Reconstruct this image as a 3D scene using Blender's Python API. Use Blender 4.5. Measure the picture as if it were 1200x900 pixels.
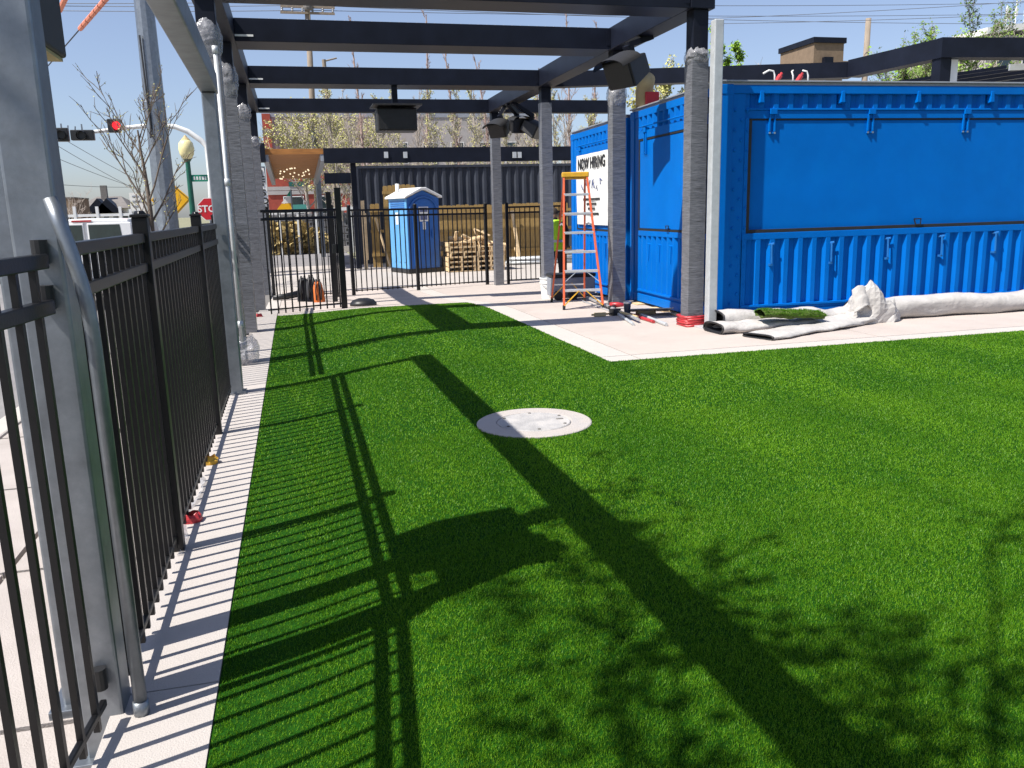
import bpy, math, random
from mathutils import Vector, Matrix, noise
random.seed(7)
S = bpy.context.scene
for o in list(bpy.data.objects): bpy.data.objects.remove(o)
COL = S.collection

# ---------------------------------------------------------------- camera
FPX = 980.0
YAW, PITCH, ROLL = math.radians(14.11), math.radians(11.88), math.radians(1.47)
EYE = Vector((0, 0, 1.6))
cy, sy, cp, sp = math.cos(YAW), math.sin(YAW), math.cos(PITCH), math.sin(PITCH)
FWD = Vector((sy*cp, cy*cp, -sp)); RGT0 = Vector((cy, -sy, 0)); DWN0 = FWD.cross(RGT0)
RGT = math.cos(ROLL)*RGT0 + math.sin(ROLL)*DWN0
DWN = -math.sin(ROLL)*RGT0 + math.cos(ROLL)*DWN0
cam = bpy.data.cameras.new('camera'); camo = bpy.data.objects.new('camera', cam); COL.objects.link(camo)
cam.sensor_fit = 'HORIZONTAL'; cam.sensor_width = 36; cam.lens = FPX/1200*36
cam.clip_start = 0.05; cam.clip_end = 3000
R3 = Matrix((RGT, -DWN, -FWD)).transposed()
camo.matrix_world = Matrix.Translation(EYE) @ R3.to_4x4()
S.camera = camo
# ---------------------------------------------------------------- world, sun, exposure
SUNV = Vector((0.69, 0.24, -1.0)).normalized()          # the way sunlight travels
w = bpy.data.worlds.new('World'); S.world = w; w.use_nodes = True
nt = w.node_tree; nt.nodes.clear()
sky = nt.nodes.new('ShaderNodeTexSky'); sky.sky_type = 'NISHITA'; sky.sun_disc = False
sky.sun_elevation = math.asin(-SUNV.z); sky.sun_rotation = math.atan2(-SUNV.x, -SUNV.y)
sky.altitude = 0; sky.air_density = 1.0; sky.dust_density = 0.9; sky.ozone_density = 6.0
bg = nt.nodes.new('ShaderNodeBackground'); bg.inputs[1].default_value = 0.09
out = nt.nodes.new('ShaderNodeOutputWorld')
hs = nt.nodes.new('ShaderNodeHueSaturation'); hs.inputs['Saturation'].default_value = .80
tn = nt.nodes.new('ShaderNodeMixRGB'); tn.blend_type = 'MULTIPLY'; tn.inputs[0].default_value = 1; tn.inputs[2].default_value = (1.03, 1.0, 1.05, 1)   # hazy spring sky
nt.links.new(sky.outputs[0], hs.inputs['Color']); nt.links.new(hs.outputs[0], tn.inputs[1]); nt.links.new(tn.outputs[0], bg.inputs[0]); nt.links.new(bg.outputs[0], out.inputs[0])
sl = bpy.data.lights.new('sun', 'SUN'); sl.energy = 5.0; sl.angle = math.radians(0.5); sl.color = (1, 0.955, 0.88)
so = bpy.data.objects.new('sun', sl); COL.objects.link(so)
so.rotation_mode = 'QUATERNION'; so.rotation_quaternion = SUNV.to_track_quat('-Z', 'Y'); so.location = (-6, -4, 12)
S.view_settings.view_transform = 'Standard'; S.view_settings.look = 'None'
S.view_settings.exposure = 0.67; S.view_settings.gamma = 1

# ---------------------------------------------------------------- measuring: a pixel gives a ray, the thing it touches gives the distance
def ray(x, y): return (RGT*((x-600)/FPX) + DWN*((y-450)/FPX) + FWD)
def sst(a, b, t):
    t = min(1, max(0, (t-a)/(b-a))); return t*t*(3-2*t)
def zg(x, y):                                            # the lie of the land: a slight rise at the patio, a fall towards the yard
    return .11*sst(-.37, 1.3, x)*(1-sst(12, 16, y)) - .22*sst(12.5, 20, y) + .10*sst(20.5, 24, y)
def ZP(x, y, z): v = ray(x, y); return EYE + v*((z-EYE.z)/v.z)
def G(x, y):
    z = 0
    for _ in range(12): p = ZP(x, y, z); z = .5*z+.5*zg(p.x, p.y)
    return p
def AT(x, y, Y): v = ray(x, y); return EYE + v*(Y/v.y)

# ---------------------------------------------------------------- materials
MATS = {}
def nd(t, k, **kw):
    n = t.nodes.new(k)
    for a, b in kw.items(): setattr(n, a, b)
    return n
def mat(name, col, rough=.6, metal=0, var=.12, scale=6, bump=0, bscale=60, spec=.5, alpha=1, stretch=None, dirt=None, dscale=2.5, damt=.5, trans=0, col2=None, coords='Object', coat=0, detail=6):
    if name in MATS: return MATS[name]
    m = bpy.data.materials.new(name); m.use_nodes = True; t = m.node_tree
    b = t.nodes['Principled BSDF']; L = t.links.new
    tc = nd(t, 'ShaderNodeTexCoord'); mp = nd(t, 'ShaderNodeMapping'); L(tc.outputs[coords], mp.inputs[0])
    if stretch: mp.inputs['Scale'].default_value = stretch
    no = nd(t, 'ShaderNodeTexNoise'); no.inputs['Scale'].default_value = scale; no.inputs['Detail'].default_value = detail; no.inputs['Roughness'].default_value = .65
    L(mp.outputs[0], no.inputs[0])
    rp = nd(t, 'ShaderNodeValToRGB'); L(no.outputs[0], rp.inputs[0])
    c1 = [max(0, c*(1-var)) for c in col]; c2 = col2 or [min(1, c*(1+var)) for c in col]
    rp.color_ramp.elements[0].position = .3; rp.color_ramp.elements[1].position = .7
    rp.color_ramp.elements[0].color = (*c1, 1); rp.color_ramp.elements[1].color = (*c2, 1)
    last = rp.outputs[0]
    if dirt:
        n2 = nd(t, 'ShaderNodeTexNoise'); n2.inputs['Scale'].default_value = dscale; n2.inputs['Detail'].default_value = 8; n2.inputs['Roughness'].default_value = .7
        L(tc.outputs[coords], n2.inputs[0])
        r2 = nd(t, 'ShaderNodeValToRGB'); L(n2.outputs[0], r2.inputs[0])
        r2.color_ramp.elements[0].position = .48; r2.color_ramp.elements[1].position = .75
        r2.color_ramp.elements[0].color = (0, 0, 0, 1); r2.color_ramp.elements[1].color = (damt, damt, damt, 1)
        mx = nd(t, 'ShaderNodeMixRGB'); L(r2.outputs[0], mx.inputs[0]); L(last, mx.inputs[1]); mx.inputs[2].default_value = (*dirt, 1)
        last = mx.outputs[0]
    L(last, b.inputs['Base Color'])
    b.inputs['Roughness'].default_value = rough; b.inputs['Metallic'].default_value = metal
    b.inputs['Specular IOR Level'].default_value = spec; b.inputs['Alpha'].default_value = alpha
    b.inputs['Coat Weight'].default_value = coat
    if trans: b.inputs['Transmission Weight'].default_value = trans
    if bump:
        n3 = nd(t, 'ShaderNodeTexNoise'); n3.inputs['Scale'].default_value = bscale; n3.inputs['Detail'].default_value = 5
        L(mp.outputs[0], n3.inputs[0])
        bp = nd(t, 'ShaderNodeBump'); bp.inputs['Strength'].default_value = bump; bp.inputs['Distance'].default_value = .02
        L(n3.outputs[0], bp.inputs['Height']); L(bp.outputs[0], b.inputs['Normal'])
    MATS[name] = m; return m

mat('concrete', (.46, .40, .36), .85, var=.07, scale=1.6, bump=.25, bscale=160, dirt=(.30, .26, .235), dscale=1.1, damt=.4, spec=.3)
mat('band', (.47, .435, .40), .85, var=.05, scale=3, bump=.2, bscale=160, dirt=(.4, .37, .33), dscale=1.5, damt=.3, spec=.3)
mat('strip', (.44, .405, .38), .85, var=.06, scale=4, bump=.3, bscale=200, dirt=(.36, .33, .3), dscale=4, damt=.35, spec=.3)
mat('walk', (.40, .36, .335), .9, var=.1, scale=2, bump=.3, bscale=120, dirt=(.3, .26, .22), dscale=1.5, damt=.5, spec=.3)
mat('joint', (.16, .15, .14), .95, var=.2)
mat('lot', (.42, .385, .355), .9, var=.16, scale=.7, bump=.3, bscale=30, dirt=(.25, .22, .19), dscale=.35, damt=.6, spec=.2)
mat('asphalt', (.22, .21, .21), .9, var=.15, scale=2, bump=.3, bscale=60, dirt=(.14, .14, .14), dscale=.5, damt=.5, spec=.2)
mat('earth', (.24, .23, .16), .95, var=.3, scale=.3, dirt=(.12, .16, .05), dscale=.08, damt=.8, spec=.1)
mat('turf_base', (.010, .055, .003), .95, var=.4, scale=25, bump=.4, bscale=250, spec=.1)
mat('steel_dark', (.007, .009, .017), .45, var=.3, scale=3, bump=.03, bscale=30, spec=.2)
mat('fence_black', (.006, .006, .007), .36, var=.3, scale=6, bump=.04, bscale=90, spec=.35, dirt=(.018, .016, .014), dscale=9, damt=.3)
mat('galv', (.235, .255, .28), .42, metal=.8, var=.2, scale=9, bump=.04, bscale=50, dirt=(.20, .225, .25), dscale=14, damt=.7)
mat('galv_pale', (.50, .52, .53), .5, metal=.35, var=.1, scale=12, bump=.03, bscale=50)
mat('wrap', (.105, .108, .12), .30, var=.5, scale=4, bump=.35, bscale=5, stretch=(2, 2, 34), spec=.6, col2=[.20, .205, .225])
mat('film', (.50, .50, .53), .14, var=.4, scale=14, bump=1.0, bscale=16, alpha=.42, spec=1.0)
mat('blue', (.0, .122, .47), .45, var=.08, scale=1.6, bump=.03, bscale=2.2, spec=.08, dirt=(.0, .145, .50), dscale=3, damt=.5)
mat('latch_blue', (.02, .16, .45), .4, metal=.3, var=.15)
mat('gasket', (.012, .012, .013), .7, var=.3)
mat('roofgrey', (.30, .32, .36), .5, metal=.3, var=.1)
mat('zinc', (.30, .38, .45), .4, metal=.8, var=.2)
mat('orange', (.60, .105, .035), .45, var=.12, scale=12, dirt=(.35, .08, .04), dscale=10, damt=.4)
mat('yellow', (.62, .34, .02), .45, var=.15, scale=10, dirt=(.3, .18, .04), dscale=12, damt=.5)
mat('alu', (.62, .63, .64), .38, metal=.7, var=.12, scale=10)
mat('white', (.72, .72, .70), .55, var=.06, scale=6, dirt=(.45, .43, .40), dscale=6, damt=.3)
mat('paint_white', (.78, .78, .77), .3, var=.03, coat=.4)
mat('backing', (.43, .41, .39), .85, var=.14, scale=5, bump=.6, bscale=14, dirt=(.42, .40, .38), dscale=5, damt=.4)
mat('black_plastic', (.012, .012, .013), .45, var=.3, scale=20)
mat('speaker', (.014, .014, .015), .55, var=.3, scale=30, bump=.15, bscale=200)
mat('red', (.42, .03, .035), .4, var=.2, scale=10)
mat('wood', (.46, .33, .19), .75, var=.25, scale=4, stretch=(8, 8, 1), bump=.2, bscale=20, spec=.2)
mat('wood_fence', (.34, .225, .085), .8, var=.3, scale=2.5, stretch=(9, 9, 1), bump=.25, bscale=12, dirt=(.22, .15, .07), dscale=1.5, damt=.5, spec=.2)
mat('wood_orange', (.34, .145, .04), .6, var=.3, scale=2.5, stretch=(1, 12, 6), bump=.2, bscale=12, spec=.3)
mat('pallet', (.62, .46, .27), .8, var=.25, scale=6, bump=.2, bscale=30, spec=.2)
mat('wood_pole', (.26, .215, .17), .9, var=.3, scale=3, stretch=(10, 10, .6), bump=.3, bscale=20, spec=.15)
mat('bark', (.13, .105, .085), .9, var=.3, scale=10, bump=.4, bscale=30, spec=.15)
mat('bark_pale', (.40, .35, .305), .9, var=.3, scale=10, bump=.3, bscale=30, spec=.15)
mat('bark_red', (.34, .25, .22), .9, var=.3, scale=10, spec=.15)
mat('leaf', (.10, .17, .02), .6, var=.4, scale=3, spec=.3)
mat('leaf_yellow', (.38, .37, .12), .6, var=.35, scale=3, spec=.3)
mat('leaf_bright', (.20, .34, .03), .6, var=.35, scale=3, spec=.3)
mat('potty', (.012, .10, .36), .4, var=.12, scale=3, bump=.03, bscale=20)
mat('potty_pale', (.10, .31, .58), .4, var=.12, scale=3, bump=.03, bscale=20)
mat('dark_container', (.030, .036, .052), .5, var=.2, scale=2, dirt=(.07, .07, .08), dscale=3, damt=.3)
mat('brick_far', (.30, .055, .035), .85, var=.2, scale=3, dirt=(.2, .05, .04), dscale=2, damt=.4)
mat('grey_wall', (.36, .34, .33), .85, var=.1, scale=1, dirt=(.28, .26, .25), dscale=.6, damt=.4)
mat('brown_wall', (.19, .135, .09), .85, var=.15, scale=3)
mat('glass', (.02, .035, .04), .08, var=.2, spec=.8)
mat('globe', (.75, .66, .34), .25, var=.1, spec=.6)
mat('green_post', (.008, .095, .06), .4, var=.2)
mat('sign_green', (.0, .22, .13), .5, var=.1)
mat('sign_red', (.50, .01, .02), .45, var=.1)
mat('sign_yellow', (.80, .42, .005), .45, var=.08)
mat('lamp_off', (.015, .015, .015), .4, var=.2)
mat('hivis', (.42, .72, .02), .7, var=.1)
mat('cloth_dark', (.012, .012, .016), .9, var=.3)
mat('skin', (.42, .24, .16), .6, var=.08)
mat('hair', (.025, .017, .012), .8, var=.3)
mat('teal', (.006, .085, .075), .7, var=.15)
mat('shingle', (.17, .155, .145), .9, var=.2, scale=1.5)
mat('cable', (.02, .02, .022), .6, var=.2)
mat('wire', (.10, .105, .12), .6, var=.1)
mat('sleeve', (.70, .24, .15), .6, var=.1)
mat('ink', (.012, .012, .014), .7, var=.1)
mat('ink_blue', (.10, .12, .24), .7, var=.1)
mat('wall_block', (.16, .16, .17), .9, var=.3, scale=12, bump=.3, bscale=10)
mat('straw', (.36, .27, .11), .9, var=.35, scale=8)
mat('cover', (.43, .39, .36), .9, var=.1, scale=5, bump=.4, bscale=120, dirt=(.30, .30, .31), dscale=5, damt=.7)
mat('lid', (.36, .35, .345), .8, var=.2, scale=6, bump=.3, bscale=80, dirt=(.52, .48, .44), dscale=7, damt=.7)
mat('cardboard', (.46, .36, .19), .85, var=.15)
mat('orange_bag', (.55, .13, .02), .7, var=.15)
def emis(name, col, e):
    m = bpy.data.materials.new(name); m.use_nodes = True; b = m.node_tree.nodes['Principled BSDF']
    b.inputs['Base Color'].default_value = (*col, 1); b.inputs['Emission Color'].default_value = (*col, 1); b.inputs['Emission Strength'].default_value = e
    MATS[name] = m
emis('red_lamp', (.9, .02, .03), 1.2); emis('bulb', (1, .85, .6), .7)
# two-sided grass with slightly see-through blades
def grass_mat():
    m = bpy.data.materials.new('turf_blade'); m.use_nodes = True; t = m.node_tree; L = t.links.new
    b = t.nodes['Principled BSDF']; o = t.nodes['Material Output']
    tc = nd(t, 'ShaderNodeTexCoord'); n1 = nd(t, 'ShaderNodeTexNoise'); n1.inputs['Scale'].default_value = 330; n1.inputs['Detail'].default_value = 1
    L(tc.outputs['Object'], n1.inputs[0])
    r = nd(t, 'ShaderNodeValToRGB'); L(n1.outputs[0], r.inputs[0])
    e = r.color_ramp.elements; e[0].position = .3; e[0].color = (.028, .120, .003, 1); e[1].position = .76; e[1].color = (.31, .49, .04, 1)
    k = e.new(.52); k.color = (.082, .235, .006, 1)
    n2 = nd(t, 'ShaderNodeTexNoise'); n2.inputs['Scale'].default_value = 1.0; n2.inputs['Detail'].default_value = 4; mp2 = nd(t, 'ShaderNodeMapping'); mp2.inputs['Scale'].default_value = (1.7, .55, 1); mp2.inputs['Rotation'].default_value = (0, 0, .35); L(tc.outputs['Object'], mp2.inputs[0]); L(mp2.outputs[0], n2.inputs[0])
    r2 = nd(t, 'ShaderNodeValToRGB'); L(n2.outputs[0], r2.inputs[0]); r2.color_ramp.elements[0].position = .35; r2.color_ramp.elements[1].position = .7
    r2.color_ramp.elements[0].color = (.66, .74, .66, 1); r2.color_ramp.elements[1].color = (1.25, 1.14, 1.05, 1)
    mx = nd(t, 'ShaderNodeMixRGB', blend_type='MULTIPLY'); mx.inputs[0].default_value = 1; L(r.outputs[0], mx.inputs[1]); L(r2.outputs[0], mx.inputs[2])
    L(mx.outputs[0], b.inputs['Base Color']); b.inputs['Roughness'].default_value = .45; b.inputs['Specular IOR Level'].default_value = .16
    tr = nd(t, 'ShaderNodeBsdfTranslucent'); L(mx.outputs[0], tr.inputs[0])
    ms = nd(t, 'ShaderNodeMixShader'); ms.inputs[0].default_value = .25; L(b.outputs[0], ms.inputs[1]); L(tr.outputs[0], ms.inputs[2]); L(ms.outputs[0], o.inputs[0])
    MATS['turf_blade'] = m
grass_mat()

# ---------------------------------------------------------------- mesh helpers
V = Vector
class MB:
    def __init__(s): s.v = []; s.f = []
    def add(s, vs, fs):
        n = len(s.v); s.v += [tuple(p) for p in vs]; s.f += [tuple(n+i for i in f) for f in fs]; return s
    def box(s, x0, x1, y0, y1, z0, z1):
        return s.add([(x, y, z) for z in (z0, z1) for y in (y0, y1) for x in (x0, x1)], [(0, 2, 3, 1), (4, 5, 7, 6), (0, 1, 5, 4), (2, 6, 7, 3), (0, 4, 6, 2), (1, 3, 7, 5)])
    def obox(s, c, sz, rot=None):
        c = V(c); rot = rot or Matrix.Identity(3)
        vs = [c + rot @ V((x*sz[0]/2, y*sz[1]/2, z*sz[2]/2)) for z in (-1, 1) for y in (-1, 1) for x in (-1, 1)]
        return s.add(vs, [(0, 2, 3, 1), (4, 5, 7, 6), (0, 1, 5, 4), (2, 6, 7, 3), (0, 4, 6, 2), (1, 3, 7, 5)])
    def bar(s, p, q, w_, h_, up=(0, 0, 1)):
        p, q = V(p), V(q); d = (q-p); L_ = d.length; d.normalize(); up = V(up)
        if abs(d.dot(up)) > .98: up = V((0, 1, 0))
        x = d.cross(up).normalized(); u = x.cross(d)
        return s.obox((p+q)/2, (w_, L_, h_), Matrix((x, d, u)).transposed())
    def tube(s, pts, r, n=8, caps=True):
        pts = [V(p) for p in pts]; k = len(pts); rr = r if isinstance(r, (list, tuple)) else [r]*k
        b = len(s.v); prev = None
        for i, p in enumerate(pts):
            d = (pts[min(i+1, k-1)]-pts[max(i-1, 0)]).normalized()
            if prev is None: a = d.orthogonal().normalized()
            else: a = (prev - d*prev.dot(d)); a = a.normalized() if a.length > 1e-6 else d.orthogonal().normalized()
            prev = a; c = d.cross(a)
            for j in range(n):
                t = 2*math.pi*j/n; s.v.append(tuple(p+(a*math.cos(t)+c*math.sin(t))*rr[i]))
        for i in range(k-1):
            for j in range(n):
                s.f.append((b+i*n+j, b+i*n+(j+1) % n, b+(i+1)*n+(j+1) % n, b+(i+1)*n+j))
        if caps and n > 2: s.f.append(tuple(b+j for j in range(n))[::-1]); s.f.append(tuple(b+(k-1)*n+j for j in range(n)))
        return s
    def lathe(s, prof, c=(0, 0, 0), n=24, wob=0):
        c = V(c); b = len(s.v); k = len(prof)
        for r, z in prof:
            for j in range(n):
                t = 2*math.pi*j/n; q = r*(1+wob*random.uniform(-1, 1)); s.v.append((c.x+q*math.cos(t), c.y+q*math.sin(t), c.z+z+wob*r*random.uniform(-1, 1)))
        for i in range(k-1):
            for j in range(n): s.f.append((b+i*n+j, b+i*n+(j+1) % n, b+(i+1)*n+(j+1) % n, b+(i+1)*n+j))
        s.f.append(tuple(b+j for j in range(n))[::-1]); s.f.append(tuple(b+(k-1)*n+j for j in range(n)))
        return s
    def grid(s, rows):
        b = len(s.v); m = len(rows[0])
        for r in rows: s.v += [tuple(p) for p in r]
        for i in range(len(rows)-1):
            for j in range(m-1): s.f.append((b+i*m+j, b+i*m+j+1, b+(i+1)*m+j+1, b+(i+1)*m+j))
        return s
    def prism(s, outline, d):                            # outline: 3-D points of a flat polygon, d: thickness vector
        o = [V(p) for p in outline]; d = V(d); n = len(o)
        return s.add(o+[p+d for p in o], [tuple(range(n))[::-1], tuple(range(n, 2*n))]+[(i, (i+1) % n, n+(i+1) % n, n+i) for i in range(n)])
WLOC = {}
def obj(name, mb, m, parent=None, smooth=False, bevel=0, kind=None, label=None):
    me = bpy.data.meshes.new(name)
    off = None
    r = parent
    while r is not None and r.parent: r = r.parent
    if r is not None and r.name in WLOC: off = WLOC[r.name]
    vs = [(a-off.x, b-off.y, c-off.z) for a, b, c in mb.v] if off is not None else mb.v
    me.from_pydata(vs, [], mb.f); me.validate(); me.update()
    me.materials.append(MATS[m] if isinstance(m, str) else m)
    if smooth: me.shade_smooth() if hasattr(me, 'shade_smooth') else [setattr(p, 'use_smooth', True) for p in me.polygons]
    o = bpy.data.objects.new(name, me); COL.objects.link(o)
    if parent is not None: o.parent = parent
    if bevel:
        b = o.modifiers.new('bevel', 'BEVEL'); b.width = bevel; b.segments = 2; b.limit_method = 'ANGLE'; b.angle_limit = math.radians(40)
    if kind: o['kind'] = kind
    if label: o['label'] = label
    return o
def inst(src, loc, parent=None, rotz=None):              # another piece that shares its mesh with src
    o = src.copy(); COL.objects.link(o); o.location = loc
    if parent is not None: o.parent = parent
    if rotz is not None: o.rotation_euler = (0, 0, rotz)
    return o
def tag(o, label, cat, group=None, kind=None):
    o['label'] = label; o['category'] = cat
    if group: o['group'] = group
    if kind: o['kind'] = kind
    return o
def thing(name, label, cat, loc=(0, 0, 0), rotz=0, group=None, world=False):
    o = bpy.data.objects.new(name, None); COL.objects.link(o); o.empty_display_size = .2
    o.location = loc; o.rotation_euler = (0, 0, rotz); tag(o, label, cat, group)
    if world: WLOC[o.name] = V(loc)
    return o
def struct(name, mb, m, **k): return obj(name, mb, m, kind='structure', **k)
def text(s, size, M4, m, parent, name='lettering', ext=.002, bold=0, sx=1):
    c = bpy.data.curves.new('t', 'FONT'); c.body = s; c.size = size; c.extrude = ext; c.offset = bold; c.align_x = 'CENTER'; c.align_y = 'CENTER'; c.resolution_u = 3
    o = bpy.data.objects.new('t', c); COL.objects.link(o)
    dg = bpy.context.evaluated_depsgraph_get(); me = bpy.data.meshes.new_from_object(o.evaluated_get(dg))
    bpy.data.objects.remove(o)
    me.transform(M4 @ Matrix.Diagonal((sx, 1, 1, 1)))
    me.materials.clear(); me.materials.append(MATS[m]); q = bpy.data.objects.new(name, me); COL.objects.link(q); q.parent = parent; return q
def sheet(quad, nu, nv, dz=0, z=None):                   # bilinear patch laid on the land
    a, b, c, d = [V((p[0], p[1], 0)) for p in quad]
    rows = []
    for j in range(nv+1):
        t = j/nv; r = []
        for i in range(nu+1):
            u = i/nu; p = (a*(1-u)+b*u)*(1-t)+(d*(1-u)+c*u)*t
            r.append((p.x, p.y, (zg(p.x, p.y) if z is None else z)+dz))
        rows.append(r)
    return rows
def slab(quad, nu, nv, dz, th):
    rows = sheet(quad, nu, nv, dz); m = MB().grid(rows)
    ring = [rows[0][i] for i in range(nu+1)]+[rows[j][nu] for j in range(1, nv+1)]+[rows[nv][i] for i in range(nu-1, -1, -1)]+[rows[j][0] for j in range(nv-1, 0, -1)]
    n = len(ring)
    m.add(ring+[(x, y, z-th) for x, y, z in ring], [(i, n+i, n+(i+1) % n, (i+1) % n) for i in range(n)])
    return m
def shrink(q, g):
    c = V((sum(p[0] for p in q)/4, sum(p[1] for p in q)/4))
    res = []
    for p in q:
        d = V((p[0], p[1]))-c; res.append((p[0]-math.copysign(g, d.x), p[1]-math.copysign(g, d.y)))
    return res
#SECTION-END-HEAD
# ================================================================ SETTING
struct('ground', MB().add([(-1500, -1500, -.45), (1500, -1500, -.45), (1500, 1500, -.45), (-1500, 1500, -.45)], [(0, 1, 2, 3)]), 'earth')
struct('street', MB().add([(-13, -40, -.30), (-2.72, -40, -.30), (-2.72, 29, -.30), (-13, 29, -.30)], [(0, 1, 2, 3)]), 'asphalt')
struct('cross_street', MB().add([(-120, 29, -.155), (2.2, 29, -.155), (2.2, 50, -.155), (-120, 50, -.155)], [(0, 1, 2, 3)]), 'asphalt')
struct('far_pavement', MB().add([(-120, 50, -.10), (60, 50, -.10), (60, 62, -.10), (-120, 62, -.10)], [(0, 1, 2, 3)]), 'walk')
lot = struct('parking_lot', MB().grid(sheet([(-2.2, 20.9), (40, 20.9), (40, 29), (-2.2, 29)], 30, 16, -.012)), 'lot')
# pavement outside the fence, slab by slab
sw = struct('sidewalk', MB().box(-2.5, -.60, -6, 27, -.4, -.185), 'joint')
y = -4.5
for i in range(21):
    for a, b in ((-2.46, -1.56), (-1.53, -.63)):
        obj('slab', slab([(a, y), (b, y), (b, y+1.47), (a, y+1.47)], 1, 3, -.15, .06), 'walk', sw, bevel=.008)
    y += 1.5
kb = struct('kerb', MB().box(-2.72, -2.5, -6, 27, -.45, -.155), 'band', bevel=.02)
# edging strip between the fence and the turf
st = struct('edging_strip', MB().grid(sheet([(-.62, -3), (-.36, -3), (-.36, 15.4), (-.62, 15.4)], 1, 30, -.03)), 'joint')
ys = [-3, -1.2, .6, 2.82, 5.6, 8.4, 11.2, 14, 15.4]
for a, b in zip(ys, ys[1:]): obj('slab', slab([(-.70, a+.004), (-.372, a+.004), (-.372, b-.004), (-.70, b-.004)], 1, 8, .012, .25), 'strip', st, bevel=.006)
# turf outline, measured on the ground
TL = G(323.3, 370.7); TR = G(546, 355); TC = G(715, 424.5); TE = G(1200, 388)
e1 = (TE-TC); e1.z = 0; e1.normalize(); e2 = (TR-TC); e2.z = 0; e2.normalize()
def near_edge(x): return TC.y+(x-TC.x)*e1.y/e1.x
LX = -.37
tq1 = [(LX, -3), (15, -3), (15, near_edge(15)), (LX, near_edge(LX))]
tq2 = [(LX, near_edge(LX)), (TC.x, TC.y), (TR.x, TR.y), (LX, TL.y)]
tf = struct('artificial_turf', MB().grid(sheet(tq1, 40, 24, .006)).grid(sheet(tq2, 14, 24, .006)), 'turf_base')
# concrete patio: slabs on a dark bed, with a paler band along the turf
pt = struct('patio', MB().grid(sheet([(-.62, near_edge(0)-.1), (16, near_edge(0)-.1), (16, 20.95), (-.62, 20.95)], 34, 28, -.02)), 'joint')
def PQ(s, t): p = TC+e1*s+e2*t; return (p.x, p.y)
ss = [0, .34, 3.3, 6.3, 9.3, 13]; ts = [0, .30, 3.1, 6.35, 9.6, 13.2]
for i in range(5):
    for j in range(5):
        q = [PQ(ss[i], ts[j]), PQ(ss[i+1], ts[j]), PQ(ss[i+1], ts[j+1]), PQ(ss[i], ts[j+1])]
        obj('slab', slab(shrink(q, .008), 6, 6, 0, .05), 'band' if i == 0 or j == 0 else 'concrete', pt, bevel=.005)
FL = (LX-.25, TL.y); fr = (TR.x, TR.y)
for k in range(2):
    a, b = k/2, (k+1)/2
    def mixp(p, q, t): return (p[0]*(1-t)+q[0]*t, p[1]*(1-t)+q[1]*t)
    n0, n1 = mixp((LX, TL.y), fr, a), mixp((LX, TL.y), fr, b); f0, f1 = mixp((LX, 20.9), PQ(0, 13.2), a), mixp((LX, 20.9), PQ(0, 13.2), b)
    for (u0, u1, mm) in ((0, .05, 'band'), (.05, .5, 'concrete'), (.5, 1, 'concrete')):
        q = [mixp(n0, f0, u0), mixp(n1, f1, u0), mixp(n1, f1, u1), mixp(n0, f0, u1)]
        obj('slab', slab(shrink(q, .004), 5, 6, 0, .05), mm, pt, bevel=.005)
obj('slab', slab([(-.62, 15.45), (-.375, 15.45), (-.375, 20.9), (-.62, 20.9)], 2, 6, 0, .05), 'band', pt)

# turf pile: short blades
def blades():
    rnd = random.Random(3); vs = []; fs = []
    def inside(x, y_):
        if x < LX+.005 or y_ < .9: return False
        if y_ < near_edge(x): return True
        if y_ > TL.y+(TR.y-TL.y)*(x-LX)/(TR.x-LX): return False
        return x < TC.x+(TR.x-TC.x)*(y_-TC.y)/(TR.y-TC.y)
    zones = [(1.2, 2.4, 50000, .0014), (2.4, 3.6, 32000, .0018), (3.6, 5.5, 17000, .0025), (5.5, 8.6, 7500, .0039), (8.6, 15.5, 3200, .0062)]
    for y0, y1, dens, wd in zones:
        x1 = 11 if y0 < 8 else 3.4
        x1 = min(x1, 1.02*y1+.45)
        n = int((x1-LX)*(y1-y0)*dens)
        for _ in range(n):
            x, yy = rnd.uniform(LX, x1), rnd.uniform(y0, y1)
            if x > 1.02*yy+.45 or not inside(x, yy): continue
            if ((x-MHC.x)/MHR)**2+((yy-MHC.y)/MHR)**2 < .985: continue
            h = rnd.uniform(.007, .014); a = rnd.uniform(0, 6.283); lean = rnd.uniform(.1, .9)*h
            c, s_ = math.cos(a), math.sin(a); b = rnd.gauss(.9, 1.5)
            z = zg(x, yy)+.006; lx, ly = math.cos(b)*lean, math.sin(b)*lean; i = len(vs)
            vs += [(x-c*wd, yy-s_*wd, z), (x+c*wd, yy+s_*wd, z), (x+lx, yy+ly, z+h)]
            fs.append((i, i+1, i+2))
    m = MB(); m.v = vs; m.f = fs; return m
MHC = G(626, 496.5); MHR = .5*(G(693, 496)-G(558, 496)).length
tag(obj('turf_pile', blades(), 'turf_blade'), 'short bright green artificial grass blades across the lawn', 'grass', kind='stuff')

# manhole
mh = thing('manhole_cover', 'round concrete manhole cover with ring and paler lid set in the turf', 'manhole', (MHC.x, MHC.y, zg(MHC.x, MHC.y)), world=False)
obj('ring', MB().lathe([(MHR*.99, -.05), (MHR*.99, .012), (MHR*.97, .017), (MHR*.66, .017), (MHR*.645, .009)], n=64), 'cover', mh, smooth=False)
obj('lid', MB().lathe([(MHR*.63, .0), (MHR*.63, .014), (MHR*.615, .019), (.01, .021)], n=64), 'lid', mh)
obj('lifting_slot', MB().box(MHR*.40, MHR*.52, -.012, .012, .01, .0225), 'joint', mh)
for k_ in range(6): obj('bolt', MB().lathe([(.011, .012), (.011, .024), (.007, .026)], (MHR*.56*math.cos(k_*1.047+.4), MHR*.56*math.sin(k_*1.047+.4), 0), 8), 'joint', mh)
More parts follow.
